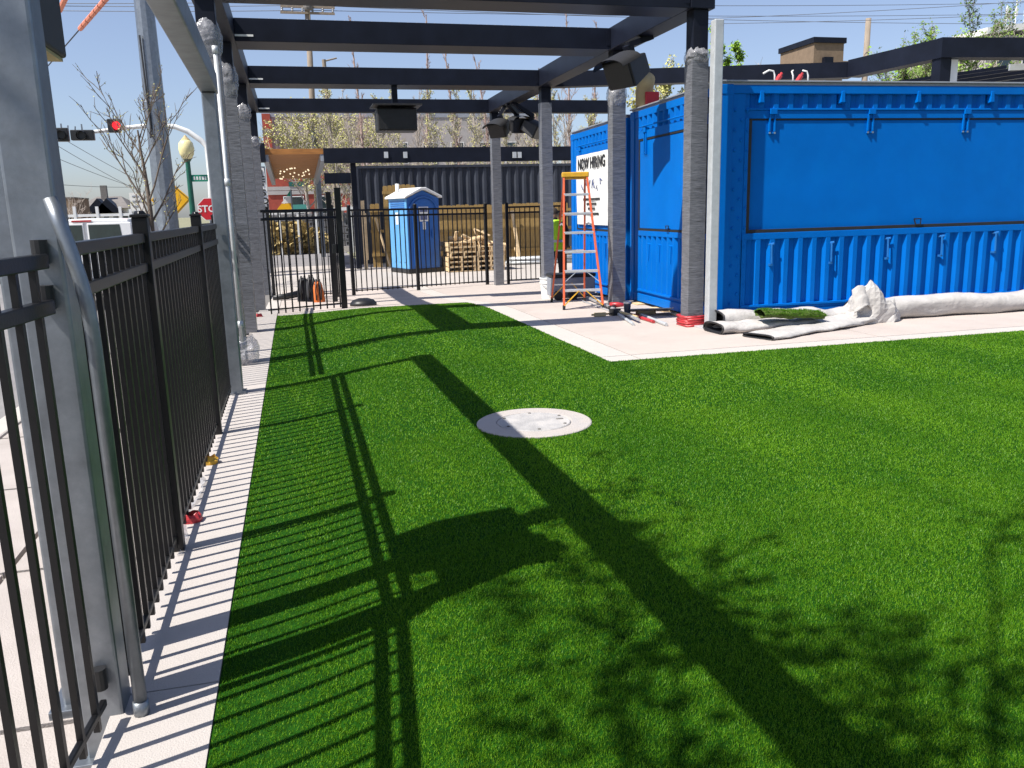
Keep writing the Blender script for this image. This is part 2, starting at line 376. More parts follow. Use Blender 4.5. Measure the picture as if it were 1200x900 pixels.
# ================================================================ FENCES
def fence_run(t, P, Q, H, posts, z_b=.04, pitch=.114, r2=.13, rail=.036, skip=()):
    """t: the fence; P,Q ends on the ground; one mesh for each rail, post and baluster"""
    P, Q = V(P), V(Q); d = Q-P; Lh = V((d.x, d.y, 0)).length; base = WLOC[t.name]
    for z in (H-.02, H-.02-r2, .09):
        obj('rail', MB().bar(P+V((0, 0, z)), Q+V((0, 0, z)), rail if z > .2 else .02, .042 if z > .2 else .024), 'fence_black', t, bevel=.004)
    n = int(Lh/pitch); bo = None
    ang = math.atan2(d.y, d.x)
    for i in range(n):
        s_ = (i+.6)/n
        if any(abs(s_*Lh-k*Lh) < .06 for k in posts): continue
        p = P+d*s_
        if bo is None:
            bo = obj('baluster', MB().box(-.0095, .0095, -.0095, .0095, z_b, H-.03), 'fence_black'); bo.parent = t; bo.location = p-base; bo.rotation_euler = (0, 0, ang)
        else: inst(bo, p-base, t)
    po = None
    for k in posts:
        p = P+d*k
        if po is None:
            m = MB().box(-.033, .033, -.033, .033, -.05, H+.07); m.box(-.038, .038, -.038, .038, H+.07, H+.085); m.lathe([(.03, 0), (.02, .015)], (0, 0, H+.085), 4)
            po = obj('post', m, 'fence_black', bevel=.004); po.parent = t; po.location = p-base; po.rotation_euler = (0, 0, ang)
        else: inst(po, p-base, t)
FXX = -.665
t = thing('side_fence', 'black metal picket fence running from grey steel post along pale edging strip', 'fence', (FXX, 2.84, 0), world=True)
L_ = 7.78-2.84
fence_run(t, (FXX, 2.84, 0), (FXX, 7.78, 0), 1.53, [(4.12-2.84)/L_, (6.38-2.84)/L_])
t = thing('side_fence', 'black metal picket fence standing behind the film-wrapped pergola posts', 'fence', (-.86, 8.0, 0), world=True)
fence_run(t, (-.86, 8.0, 0), (-.86, 15.2, -.03), 1.53, [.3, .65, .99])
# gate leaf by the camera, hung on the near steel post
t = thing('fence_gate', 'black picket gate leaf hinged to the tall galvanised post beside pavement', 'gate', (-.70, 2.66, 0), world=True)
fence_run(t, (-.70, 2.66, 0), (-.70-.095*1.7, 2.66-.995*1.7, 0), 1.505, [.985], pitch=.122)
for z in (.16, 1.51, 1.38):
    obj('hinge', MB().tube([(-.71, 2.685, z-.035), (-.71, 2.685, z+.035)], .022, 12), 'black_plastic', t, smooth=False)
# back fence and open gate
bp0, bp1 = G(318, 353), G(572, 333.5)
t = thing('back_fence', 'black picket fence in front of the portable toilet, along the patio', 'fence', bp0, world=True)
fa = (G(411, 345.5)-bp0).length/(bp1-bp0).length; fb = (G(485, 339.5)-bp0).length/(bp1-bp0).length
fence_run(t, bp0+(bp1-bp0)*fa, bp1, 1.86, [0, (fb-fa)/(1-fa), .995], pitch=.125, z_b=.06)
bq0, bq1 = G(596, 332.5), G(664, 329)
t = thing('back_fence', 'short black picket fence run between steel post and blue container', 'fence', bq0, world=True)
fence_run(t, bq0, bq1, 1.86, [0, .98], pitch=.125, z_b=.06)
fg0, fg1 = G(317, 352), G(398, 348)
t = thing('yard_fence', 'black picket fence panel behind the open gate, beside far wrapped post', 'fence', fg0, world=True)
fence_run(t, fg0, fg1, 1.86, [.06, .97], pitch=.125, z_b=.06)
hg, fe = G(404, 361), G(315, 370)
t = thing('yard_gate', 'open black picket gate leaf swung along the far turf edge', 'gate', hg, world=True)
fence_run(t, hg, fe, 1.70, [], pitch=.125, z_b=.02)
gp = obj('gate_post', MB().box(hg.x-.05, hg.x+.05, hg.y-.05, hg.y+.05, hg.z-.05, hg.z+2.02).box(hg.x-.055, hg.x+.055, hg.y-.055, hg.y+.055, hg.z+2.02, hg.z+2.04), 'fence_black', t, bevel=.005)
g2 = G(393, 353.5)
obj('gate_post', MB().box(g2.x-.05, g2.x+.05, g2.y-.05, g2.y+.05, g2.z-.05, g2.z+2.12).box(g2.x-.055, g2.x+.055, g2.y-.055, g2.y+.055, g2.z+2.12, g2.z+2.14), 'fence_black', t, bevel=.005)
obj('latch', MB().box(hg.x-.14, hg.x-.05, hg.y-.03, hg.y+.03, hg.z+.95, hg.z+1.1), 'black_plastic', t)

# ================================================================ PERGOLA
XL, XR = -.70, 4.72; PYS = [9.5, 12.05, 15.7, 19.8]; ZB = 3.78
pg = thing('steel_pergola', 'dark steel pergola frame on film-wrapped posts over the turf end', 'pergola', (XL, PYS[0], 0), world=True)
def crumple(c, rx, rz, seed, n=14, k=9):
    rnd = random.Random(seed); m = MB(); rows = []
    for j in range(k+1):
        f = j/k; r = rx*(.72+.38*math.sin(math.pi*f))
        row = []
        for i in range(n):
            a = 2*math.pi*i/n; q = r*(1+rnd.uniform(-.08, .08)); sq = 1/max(abs(math.cos(a)), abs(math.sin(a)))
            q *= .55+.45*min(sq, 1.35)
            row.append((c[0]+q*math.cos(a), c[1]+q*math.sin(a), c[2]+(f-.5)*rz+rnd.uniform(-.012, .012)))
        row.append(row[0]); rows.append(row)
    return m.grid(rows)
for side, X in ((0, XL), (1, XR)):
    for i, Y in enumerate(PYS):
        z0 = zg(X, Y)-.02
        po = obj('post', MB().box(X-.095, X+.095, Y-.095, Y+.095, z0, ZB), 'steel_dark', pg, bevel=.008)
        top = [[3.36, 3.33, 3.34, 3.18], [3.30, 3.20, 3.52, 3.36]][side][i]
        m = MB(); rows = []; rnd = random.Random(i*7+side)
        zz = z0+.02
        while zz < top:
            k = .100+rnd.uniform(0, .0035)
            rows.append([(X-k, Y-k, zz), (X+k, Y-k, zz), (X+k, Y+k, zz), (X-k, Y+k, zz), (X-k, Y-k, zz)]); zz += rnd.uniform(.03, .10)
        obj('film_wrap', m.grid(rows), 'wrap', po)
        rz = [[.42, .5, .3, .25], [.2, .42, 0, .2]][side][i]
        if rz: obj('loose_film', crumple((X, Y, top-.02), .125, rz, i+side*9, 18, 12), 'film', po, smooth=True)
    obj('side_beam', MB().box(X-.15, X+.15, PYS[0]-.14, PYS[3]+.15, ZB, ZB+.30), 'steel_dark', pg, bevel=.006)
for i, Y in enumerate(PYS):
    w2 = [.24, .30, .30, .13][i]
    a = obj('cross_beam', MB().box(XL+.152, XR-.152, Y-w2*.5, Y+w2*1.5, ZB+.002, ZB+.285), 'steel_dark', pg, bevel=.004)
    m = MB()
    for k in range(44):
        x = XL+.35+k*.12
        if x < XR-.3: m.lathe([(.009, 0), (.006, .006)], (x, Y-w2*.5+.02, ZB+.285), 6)
    obj('rivets', m, 'alu', a, kind='stuff')
    obj('end_plate', MB().box(XL+.153, XL+.38, Y-w2*.5-.005, Y-w2*.5+.03, ZB+.06, ZB+.085), 'white', a)
    obj('end_plate', MB().box(XR-.21, XR-.155, Y-w2*.5-.006, Y-w2*.5+.03, ZB+.05, ZB+.25), 'steel_dark', a)
obj('cross_beam', MB().box(XR+.152, 7.6, PYS[3]-.07, PYS[3]+.19, ZB+.002, ZB+.285), 'steel_dark', pg, bevel=.004)
# conduit on the first post
cdt = thing('conduit_pipe', 'thin bright conduit pipe strapped up the wrapped post nearest grey column', 'pipe', (XL+.13, PYS[0]-.15, 0), world=True)
obj('pipe', MB().tube([(XL+.07, PYS[0]-.17, .0), (XL+.07, PYS[0]-.17, 3.2)], .022, 10), 'galv_pale', cdt, smooth=True)
for z in (.42, 1.9, 3.19): obj('coupling', MB().tube([(XL+.07, PYS[0]-.17, z), (XL+.07, PYS[0]-.17, z+.07)], .03, 10), 'galv_pale', cdt, smooth=True)

# second pergola beyond the containers
qa, qb, qc = ZP(1000, 91, ZB), ZP(1105, 69, ZB), ZP(1290, 69, ZB)
p2 = thing('far_pergola', 'dark steel frame standing beyond the blue containers', 'pergola', (qb.x, qb.y, 0), world=True)
obj('far_beam', MB().bar((XR+.16, 15.75, ZB+.14), (qa.x, qa.y+.1, ZB+.14), .24, .27), 'steel_dark', p2)
obj('side_beam', MB().bar((qa.x, qa.y, ZB+.15), (qb.x, qb.y, ZB+.15), .28, .30), 'steel_dark', p2)
obj('near_beam', MB().bar((qb.x-.14, qb.y, ZB+.15), (qc.x, qc.y, ZB+.15), .28, .302), 'steel_dark', p2)
obj('post', MB().box(qb.x-.12, qb.x+.08, qb.y-.1, qb.y+.1, -.05, ZB), 'steel_dark', p2)
obj('post', MB().box(qb.x+.14, qb.x+.30, qb.y+.0, qb.y+.14, -.05, ZB-.005), 'white', p2, label='white painted post under the dark frame')
for k in range(5): obj('rafter', MB().bar((qb.x+.5, qb.y+.6+k*.45, 3.35+k*.085), (qc.x, qc.y+.2+k*.45, 3.62+k*.085), .12, .06), 'steel_dark', p2)
obj('rafter', MB().bar((qb.x+1.6, qb.y+.3, 3.72), (qc.x, qc.y+.3, 3.74), .05, .10), 'galv_pale', p2)

# ================================================================ GALVANISED FRAME BY THE FENCE
gf = thing('steel_portal', 'grey galvanised steel portal beside the fence, tall square post and header', 'portal', (-.60, 2.45, 0), world=True)
def pipe_sq(x, yy, w_, z0, z1): return MB().box(x-w_/2, x+w_/2, yy-w_/2, yy+w_/2, z0, z1)
obj('post', pipe_sq(-.722, 2.77, .13, -.2, 2.624), 'galv', gf, bevel=.010)
obj('post', pipe_sq(-.615, 7.86, .115, -.02, 2.62), 'galv', gf, bevel=.010)
obj('header', MB().bar((-.615, 7.98, 2.7125), (-.375, -3.5, 2.7125), .14, .175), 'galv', gf, bevel=.010)
obj('base_plate', MB().box(-.82, -.703, 2.67, 2.87, -.15, -.128), 'galv', gf, bevel=.003); obj('base_plate', MB().box(-.70, -.53, 7.77, 7.95, .0, .03), 'galv', gf, bevel=.003)
q = AT(6, 200, 3.1)
t = thing('galvanised_post', 'second galvanised square post outside the gate leaf', 'post', (q.x, q.y, 0))
obj('shaft', pipe_sq(0, 0, .10, -.15, 3.2), 'galv', t, bevel=.010)
obj('rib', MB().box(.050, .066, -.02, .02, 0, 3.2), 'galv', t, bevel=.004)
obj('base_plate', MB().box(-.09, .09, -.09, .09, -.16, -.12), 'galv', t, bevel=.003)
t = thing('conduit_pipe', 'bent galvanised conduit leaning into the tall steel post by the gate', 'pipe', (-.6, 2.68, 0), world=True)
obj('pipe', MB().tube([(-.60, 2.69, .02), (-.60, 2.69, 1.22), (-.601, 2.69, 1.29), (-.606, 2.69, 1.36), (-.617, 2.695, 1.43), (-.634, 2.70, 1.51), (-.652, 2.71, 1.58), (-.675, 2.72, 1.66)], .021, 12), 'galv', t, smooth=True)
obj('coupling', MB().tube([(-.60, 2.69, .0), (-.60, 2.69, .06)], .025, 12), 'galv', t, smooth=True)
# loudspeaker box on the header
t = thing('loudspeaker', 'boxy loudspeaker with pale underside clamped beside the galvanised header', 'speaker', (-.8, 2.85, 2.06), world=True)
a = AT(79, 69, 3.35)
obj('cabinet', MB().box(a.x-.42, a.x, 2.88, 3.35, a.z, a.z+.42), 'speaker', t, bevel=.01)
obj('underside', MB().box(a.x-.41, a.x-.012, 2.892, 3.338, a.z-.012, a.z-.001), 'cardboard', t)
rows = [[(a.x-.18+.27*math.cos(q_), yy_, a.z+.30+.20*math.sin(q_)) for q_ in [math.pi*k_/12 for k_ in range(13)]] for yy_ in (2.62, 2.78, 2.95)]
obj('hood', MB().grid(rows).grid([[(x_*1.0, y_, z_+.012) for x_, y_, z_ in r_[::-1]] for r_ in rows]), 'speaker', t, smooth=True)
obj('bracket', MB().bar((a.x-.1, 3.12, a.z+.40), (-.64, 3.12, 2.70), .12, .10), 'steel_dark', t)

# white square post in front of the first right-hand post
p = G(826, 383)
t = thing('square_post', 'pale galvanised square tube standing before the container corner', 'post', (4.83, 9.22, zg(4.83, 9.22)))
obj('tube', MB().box(-.057, .057, -.057, .057, 0, 3.52), 'galv_pale', t, bevel=.012)
obj('base_plate', MB().box(-.15, .15, -.13, .13, 0, .022), 'galv_pale', t, bevel=.004)
#SECTION-END-2
# ================================================================ BLUE CONTAINERS
CA = -math.radians(1.65); C0 = ZP(838, 377.5, .15); CL, CW, CH = 6.06, 2.98, 0
CRm = Matrix.Rotation(CA, 3, 'Z')
def front_uv(px_, py_, yl=0):                            # pixel -> local (x, z) on the front of the near container
    v = ray(px_, py_); n = CRm @ V((0, 1, 0)); o = C0 + n*yl
    p = EYE + v*((o-EYE).dot(n)/v.dot(n)); q = CRm.transposed() @ (p-C0); return q.x, q.z
def left_vw(px_, py_):                                   # pixel -> local (y, z) on the left face
    v = ray(px_, py_); n = CRm @ V((1, 0, 0)); p = EYE + v*((C0-EYE).dot(n)/v.dot(n)); q = CRm.transposed() @ (p-C0); return q.y, q.z
def corr(L0, L1, z0, z1, depth, period=.195, close=True):   # trapezoid-fold sheet in (s, d, z)
    pts = []; s_ = L0; n = max(1, round((L1-L0)/period)); p = (L1-L0)/n
    for i in range(n):
        a = L0+i*p; pts += [(a, 0), (a+p*.30, 0), (a+p*.5, depth), (a+p*.80, depth)]
    pts.append((L1, 0)); m = MB(); k = len(pts)
    vs = [(a, d, z) for z in (z0, z1) for a, d in pts]
    m.add(vs, [(i, i+1, k+i+1, k+i) for i in range(k-1)])
    return m
def swapxy(m):                                           # (s, d, z) -> left face (d, s, z), keeping the winding
    m.v = [(d, s_, z) for s_, d, z in m.v]; m.f = [f[::-1] for f in m.f]; return m
CH = front_uv(838, 94)[1]-.045; zt = front_uv(880, 103)[1]; zs = front_uv(880, 127.5)[1]; zp1 = front_uv(876, 138.5)[1]; zp0 = front_uv(876, 272.5)[1]; zc1 = front_uv(880, 281)[1]
zb = front_uv(1064, 345.7)[1]
xp0 = front_uv(875, 200)[0]
print('cont z', [round(v, 2) for v in (zt, zs, zp1, zp0, zc1, zb, xp0)], front_uv(1200, 200), left_vw(743, 160), left_vw(743, 271))
def container(label, org, panel_bolts, seed):
    c = thing('shipping_container', label, 'container', org, CA)
    f = MB(); D = .05
    # corner posts, rails, plates
    for x0, x1 in ((0, .16), (CL-.16, CL)):
        for y0, y1 in ((0, .16), (CW-.16, CW)): obj('corner_post', MB().box(x0, x1, y0, y1, .0, CH), 'blue', c, bevel=.006)
    for (a, b) in ((0, .12), (CH-.10, CH-.004)):
        obj('rail', MB().box(.162, CL-.162, .002, .10, a, b), 'blue', c, bevel=.005)
        obj('rail', MB().box(.002, .10, .162, CW-.162, a, b), 'blue', c, bevel=.005)
        obj('rail', MB().box(CL-.10, CL-.002, .162, CW-.162, a, b), 'blue', c); obj('rail', MB().box(.162, CL-.162, CW-.10, CW-.002, a, b), 'blue', c)
    cc = MB()
    for x in (-.006, CL-.17):
        for y_ in (-.006, CW-.17):
            for z in (-.02, CH-.115): obj('corner_casting', MB().box(x, x+.176, y_, y_+.176, z, z+.12), 'blue', c, bevel=.012)
    obj('roof', MB().box(.02, CL-.02, .02, CW-.02, CH-.003, CH+.03).box(-.012, CL+.012, -.012, CW+.012, CH+.031, CH+.05), 'roofgrey', c, bevel=.004)
    obj('back_wall', MB().box(.1, CL-.1, CW-.08, CW-.04, .12, CH-.1), 'blue', c); obj('end_wall', MB().box(CL-.08, CL-.04, .1, CW-.1, .12, CH-.1), 'blue', c)
    # front: riveted plates, folds above and below, hatch between
    xa, xb = .33, CL-.33
    for x0, x1 in ((.162, xa), (xb, CL-.162)):
        obj('side_plate', MB().box(x0, x1, .012, .045, .12, CH-.102), 'blue', c, bevel=.004)
    m = corr(xa+.0, xb, zs+.0, CH-.10, D-.012); m.v = [(p[0], p[1]+.034, p[2]) for p in m.v]; obj('corrugated_panel', m, 'blue', c)
    m = corr(xa+.0, xb, zb-.02, zc1, D); obj('corrugated_panel', m, 'blue', c)
    obj('lip', MB().box(xa+.002, xb-.002, .03, .085, zs-.012, zs+.012), 'blue', c, bevel=.004)
    obj('lip', MB().box(xa+.002, xb-.002, .042, .085, zp1+.0, zs-.014), 'blue', c, bevel=.003)
    obj('lip', MB().box(xa+.002, xb-.002, .0, .055, zc1, zp0-.012), 'blue', c, bevel=.004)
    obj('lip', MB().box(xa+.002, xb-.002, -.012, .05, zb-.05, zb-.02), 'blue', c, bevel=.004)
    obj('sill', MB().box(xa-.05, xb+.05, .02, .05, .121, zb-.05), 'blue', c)
    xh0, xh1 = max(xp0, xa+.05)+.045, CL-max(xp0, xa+.05)-.045
    obj('side_plate', MB().box(xa+.002, xh0-.045, .008, .06, zp0-.012, zp1), 'blue', c); obj('side_plate', MB().box(xh1+.045, xb-.002, .008, .06, zp0-.012, zp1), 'blue', c)
    hp = obj('hatch', MB().box(xh0, xh1, .058, .09, zp0+.02, zp1-.02), 'blue', c, bevel=.004)
    for g_ in (MB().box(xh0-.043, xh1+.043, .05, .07, zp1-.018, zp1-.001), MB().box(xh0-.043, xh1+.043, .016, .07, zp0-.011, zp0+.03), MB().box(xh0-.043, xh0-.002, .014, .07, zp0+.03, zp1-.018), MB().box(xh1+.002, xh1+.043, .014, .07, zp0+.03, zp1-.018)): obj('gasket', g_, 'gasket', hp)
    for px_ in (908, 1024, 1136):
        u = front_uv(px_, 130)[0]; h = MB().box(u-.045, u+.045, .012, .041, zs-.06, zs+.0)
        h.box(u-.05, u-.028, .03, .057, zs-.26, zs-.06); h.box(u+.018, u+.038, .03, .057, zs-.26, zs-.06)
        h.box(u-.05, u+.04, .04, .057, zs-.285, zs-.262)
        obj('hinge', h, 'zinc' if False else 'blue', hp, bevel=.003)
        b = MB()
        for q_ in (-.038, .028): b.tube([(u+q_, .03, zs-.275), (u+q_, .042, zs-.275)], .012, 8)
        obj('bolts', b, 'zinc', hp)
    u, z_ = front_uv(1075, 261)
    m = MB().tube([(u-.05, .0, z_+.05), (u+.05, .0, z_+.05), (u+.045, .0, z_-.02), (u-.025, .0, z_-.02), (u-.05, .0, z_+.05)], .009, 6, caps=False); obj('handle', m, 'black_plastic', hp)
    for px_, py_ in ((893, 112), (988, 112), (1077, 112), (1163, 112)):
        u, z_ = front_uv(px_, py_); obj('lashing_eye', MB().add([(u-.03, D-.002, z_+.07), (u+.03, D-.002, z_+.07), (u+.035, D-.002, z_-.09), (u-.035, D-.002, z_-.09), (u-.018, -.01, z_+.05), (u+.018, -.01, z_+.05), (u+.025, -.015, z_-.075), (u-.025, -.015, z_-.075)], [(4, 7, 6, 5), (0, 1, 5, 4), (1, 2, 6, 5), (2, 3, 7, 6), (3, 0, 4, 7)][::1]), 'blue', c)
    for px_, py_ in ((903, 298), (973, 296), (1039, 291), (1102, 288), (1165, 284)):
        u, z_ = front_uv(px_, py_); m = MB().tube([(u, -.02, z_+.12), (u, -.03, z_-.11)], .012, 6)
        m.tube([(u-.02, .03, z_+.12), (u+.03, -.03, z_+.13)], .014, 6); m.box(u-.02, u+.02, -.03, .03, z_-.14, z_-.115)
        obj('latch', m, 'latch_blue', c)
    rv = MB()
    k = 0; z_ = .22
    while z_ < CH-.2:
        for x in ((.20, .36) if k % 2 == 0 else (.28,)): rv.lathe([(.022, 0), (.014, .018)], (0, 0, 0), 6); rv.v[-12:] = [(x+p[0], .012-p[2], z_+p[1]) for p in rv.v[-12:]]
        z_ += .115; k += 1
    obj('rivets', rv, 'blue', c, kind='stuff')
    # left end
    ya, yb = .34, CW-.34
    for y0, y1 in ((.162, ya), (yb, CW-.162)): obj('side_plate', MB().box(.012, .045, y0, y1, .12, CH-.102), 'blue', c, bevel=.004)
    zl1 = zp1-.06
    obj('corrugated_panel', swapxy(corr(ya, yb, zs-.02, CH-.10, D, .19)), 'blue', c)
    obj('corrugated_panel', swapxy(corr(ya, yb, zb-.02, zc1, D, .19)), 'blue', c)
    obj('lip', MB().box(-.004, .055, ya+.002, yb-.002, zl1+.03, zs-.02), 'blue', c, bevel=.004)
    obj('lip', MB().box(.0, .055, ya+.002, yb-.002, zc1, zp0-.014), 'blue', c, bevel=.004)
    obj('lip', MB().box(-.012, .05, ya+.002, yb-.002, zb-.05, zb-.02), 'blue', c, bevel=.004)
    obj('sill', MB().box(.02, .05, ya-.05, yb+.05, .121, zb-.05), 'blue', c)
    h2 = obj('hatch', MB().box(.01, .05, ya+.04, yb-.04, zp0+.02, zl1), 'blue', c, bevel=.004)
    for g_ in (MB().box(.002, .03, ya, yb, zl1+.004, zl1+.028), MB().box(.002, .03, ya, yb, zp0-.012, zp0+.018), MB().box(.004, .03, ya, ya+.036, zp0+.018, zl1+.004), MB().box(.004, .03, yb-.036, yb, zp0+.018, zl1+.004)): obj('gasket', g_, 'gasket', h2)
    for y_ in (.62, CW-.62):
        m = MB().box(-.03, .0, y_-.05, y_+.05, zs-.06, zs+.02); m.box(-.02, .01, y_-.045, y_-.02, zl1-.2, zs-.06); m.box(-.02, .01, y_+.02, y_+.045, zl1-.2, zs-.06)
        obj('hinge', m, 'blue', h2, bevel=.003)
        m = MB().tube([(-.006, y_-.03, zl1-.17), (.008, y_-.03, zl1-.17)], .012, 8).tube([(-.006, y_+.03, zl1-.17), (.008, y_+.03, zl1-.17)], .012, 8); obj('bolts', m, 'alu', h2)
    obj('hinge_rod', MB().tube([(-.03, ya+.1, zs+.03), (-.03, yb-.1, zs+.03)], .011, 8), 'blue', h2)
    obj('handle', MB().tube([(-.02, CW/2-.05, zp0+.07), (-.02, CW/2+.05, zp0+.07), (-.02, CW/2+.03, zp0+.0), (-.02, CW/2-.03, zp0+.0), (-.02, CW/2-.05, zp0+.07)], .007, 6, caps=False), 'black_plastic', h2)
    for y_ in (.95, 1.35, 1.75, 2.15):
        m = MB().tube([(-.02, y_, zc1-.12), (-.028, y_, zc1-.36)], .011, 6); m.tube([(.03, y_-.02, zc1-.12), (-.03, y_+.03, zc1-.11)], .013, 6); obj('latch', m, 'blue', c)
    return c
c1 = container('bright blue shipping container with a wide hatch facing the turf', C0, True, 1)
off = CRm @ V((0, CW+.17, 0))
c2 = container('bright blue shipping container with a hiring banner on its end, behind the ladder', (C0.x+off.x, C0.y+off.y, .10), True, 2)
# timber blocks the near container stands on
k = 0
for lx, ly, sz in ((.05, .35, (.30, .42, .09)), (.05, .95, (.26, .5, .09)), (.05, 1.7, (.26, .5, .10)), (.05, 2.6, (.3, .4, .09)), (.4, .1, (.5, .26, .09)), (2.9, .1, (.5, .26, .09)), (5.6, .1, (.5, .26, .09)), (5.6, 2.8, (.5, .26, .09))):
    p = CRm @ V((lx, ly, 0)) + C0; z_ = zg(p.x, p.y)
    o = obj('timber_block', MB().box(-sz[0]/2, sz[0]/2, -sz[1]/2, sz[1]/2, 0, max(.02, C0.z-.022-z_)), 'pallet', bevel=.005); o.location = (p.x-.0, p.y, z_); o.rotation_euler = (0, 0, CA)
    tag(o, 'pale timber block under the blue container edge', 'timber block', 'timber blocks under the container')
# banner
bn = thing('banner', 'white NOW HIRING banner hung on the blue container end behind ladder', 'banner', (c2.location.x, c2.location.y, .10), CA)
b0, b1 = left_vw(674, 179)[0]-(CW+.17), left_vw(674, 179)[0]-(CW+.17)
ytop = CW-.46; bz1 = zp1-.03; bz0 = bz1-1.22; y1_ = ytop; y0_ = ytop-1.75
rows = []
for j in range(9):
    f = j/8; rows.append([(-.030-.008*math.sin(i*1.3+j*.5), y1_+(y0_-y1_)*i/12, bz1+(bz0-bz1)*f) for i in range(13)])
obj('sheet', MB().grid(rows), 'white', bn, smooth=True)
MT = Matrix.Translation(V((-.045, (y0_+y1_)/2, 0))) @ Matrix(((0, 0, -1, 0), (-1, 0, 0, 0), (0, 1, 0, 0), (0, 0, 0, 1)))
def bt(s_, size, z_, m_, bold=0, sx=1): text(s_, size, Matrix.Translation(V((0, 0, z_))) @ MT, m_, bn, 'lettering', .001, bold, sx)
bt('NOW HIRING', .26, bz1-.17, 'ink', .008, .93)
rnd = random.Random(5)
m = MB()                                                 # handwriting that cannot be read
for i in range(6):
    yy = y1_-.3-i*.21
    pts = [(-.046, yy-rnd.uniform(0, .14), bz1-.42-rnd.uniform(0, .2)) for _ in range(4)]
    m.tube(pts, .008, 4)
obj('handwriting', m, 'ink_blue', bn, kind='stuff')
m = MB()
for r_, (z_, w_) in enumerate(((bz1-.78, .9), (bz1-.86, .5), (bz1-.94, .35), (bz1-1.03, .8))):
    yy = (y0_+y1_)/2+w_/2
    while yy > (y0_+y1_)/2-w_/2: d = rnd.uniform(.02, .05); m.box(-.046, -.043, yy-d, yy, z_-.02, z_+.02); yy -= d+.012
obj('small_print', m, 'ink', bn, kind='stuff')

# ================================================================ LADDER
lf = [G(661, 363), G(707, 362)]; lb = [G(645, 355), G(686, 352.5)]
mid = (lf[0]+lf[1])/2; LH = 1.95
u = (lf[1]-lf[0]); u.z = 0; wf = u.length; u.normalize(); vn = V((-u.y, u.x, 0))
ld = thing('stepladder', 'orange fibreglass stepladder with yellow cap standing open on the patio', 'ladder', mid, world=True)
bm_ = (lb[0]+lb[1])/2; wb = (lb[1]-lb[0]).length*.94
dep = max(.8, min(1.2, (bm_-mid).length)); bc = V((bm_.x, bm_.y, mid.z))
tc_ = mid+(bc-mid)*.45+V((0, 0, LH))
def fr(s_, k): base = mid+u*(s_*wf/2); top = tc_+u*(s_*.17)-vn*.06; return base+(top-base)*k
def br(s_, k): base = bc+u*(s_*wb/2*.92); top = tc_+u*(s_*.15)+vn*.08; return base+(top-base)*k
for s_ in (-1, 1):
    r_ = obj('front_rail', MB().bar(fr(s_, 0)+V((0, 0, .02)), fr(s_, 1), .03, .085, up=vn), 'orange', ld, bevel=.004)
    obj('foot', MB().bar(fr(s_, 0), fr(s_, .03), .04, .095, up=vn), 'black_plastic', r_)
    r_ = obj('rear_rail', MB().bar(br(s_, 0)+V((0, 0, .02)), br(s_, 1), .028, .06, up=vn), 'orange', ld, bevel=.004)
    obj('foot', MB().bar(br(s_, 0), br(s_, .03), .04, .07, up=vn), 'black_plastic', r_)
    obj('corner_brace', MB().bar(fr(s_, .03)-vn*.03, fr(s_, .14)-u*(s_*.22)-vn*.03, .012, .055, up=vn), 'yellow', ld)
    obj('corner_brace', MB().bar(br(s_, .03)+vn*.02, br(s_, .15)-u*(s_*.2)+vn*.02, .012, .05, up=vn), 'yellow', ld)
    obj('step_brace', MB().bar(fr(s_, .20)-vn*.02, fr(s_, .275)-u*(s_*.17)-vn*.02, .01, .02, up=vn), 'alu', ld)
    a, b = fr(s_, .62), br(s_, .62); h_ = (a+b)/2+V((0, 0, .03))
    obj('spreader', MB().bar(a, h_, .008, .025).bar(h_, b, .008, .025), 'alu', ld)
for k in range(6):
    f = .142*(k+1)
    a, b = fr(-1, f), fr(1, f); obj('step', MB().bar(a+vn*.0, b+vn*.0, .09, .035), 'alu', ld, bevel=.004)
for f in (.14, .42, .7):
    obj('rear_bar', MB().bar(br(-1, f), br(1, f), .02, .02), 'alu', ld)
obj('cap', MB().bar(tc_-u*.20, tc_+u*.20, .24, .075).bar(tc_-u*.18-V((0, 0, .05)), tc_+u*.18-V((0, 0, .05)), .18, .03), 'yellow', ld, bevel=.012)

# ================================================================ LOUDSPEAKERS ON THE PERGOLA
q = AT(465, 140, PYS[2]-.2)
t = thing('loudspeaker', 'black box loudspeaker under a flat hood hung from middle pergola beam', 'speaker', (q.x, q.y, q.z-.2), world=True)
obj('cabinet', MB().box(q.x-.35, q.x+.35, q.y-.1, q.y+.38, q.z-.2, q.z+.19), 'speaker', t, bevel=.02)
obj('grille', MB().box(q.x-.32, q.x+.32, q.y-.118, q.y-.101, q.z-.17, q.z+.16), 'black_plastic', t)
obj('hood', MB().box(q.x-.43, q.x+.43, q.y-.25, q.y+.42, q.z+.22, q.z+.245), 'speaker', t)
obj('bracket', MB().bar((q.x, q.y+.15, q.z+.24), (q.x, q.y+.15, ZB+.01), .10, .06), 'steel_dark', t); obj('bracket', MB().box(q.x-.08, q.x+.08, q.y+.05, q.y+.25, q.z+.19, q.z+.222), 'steel_dark', t)
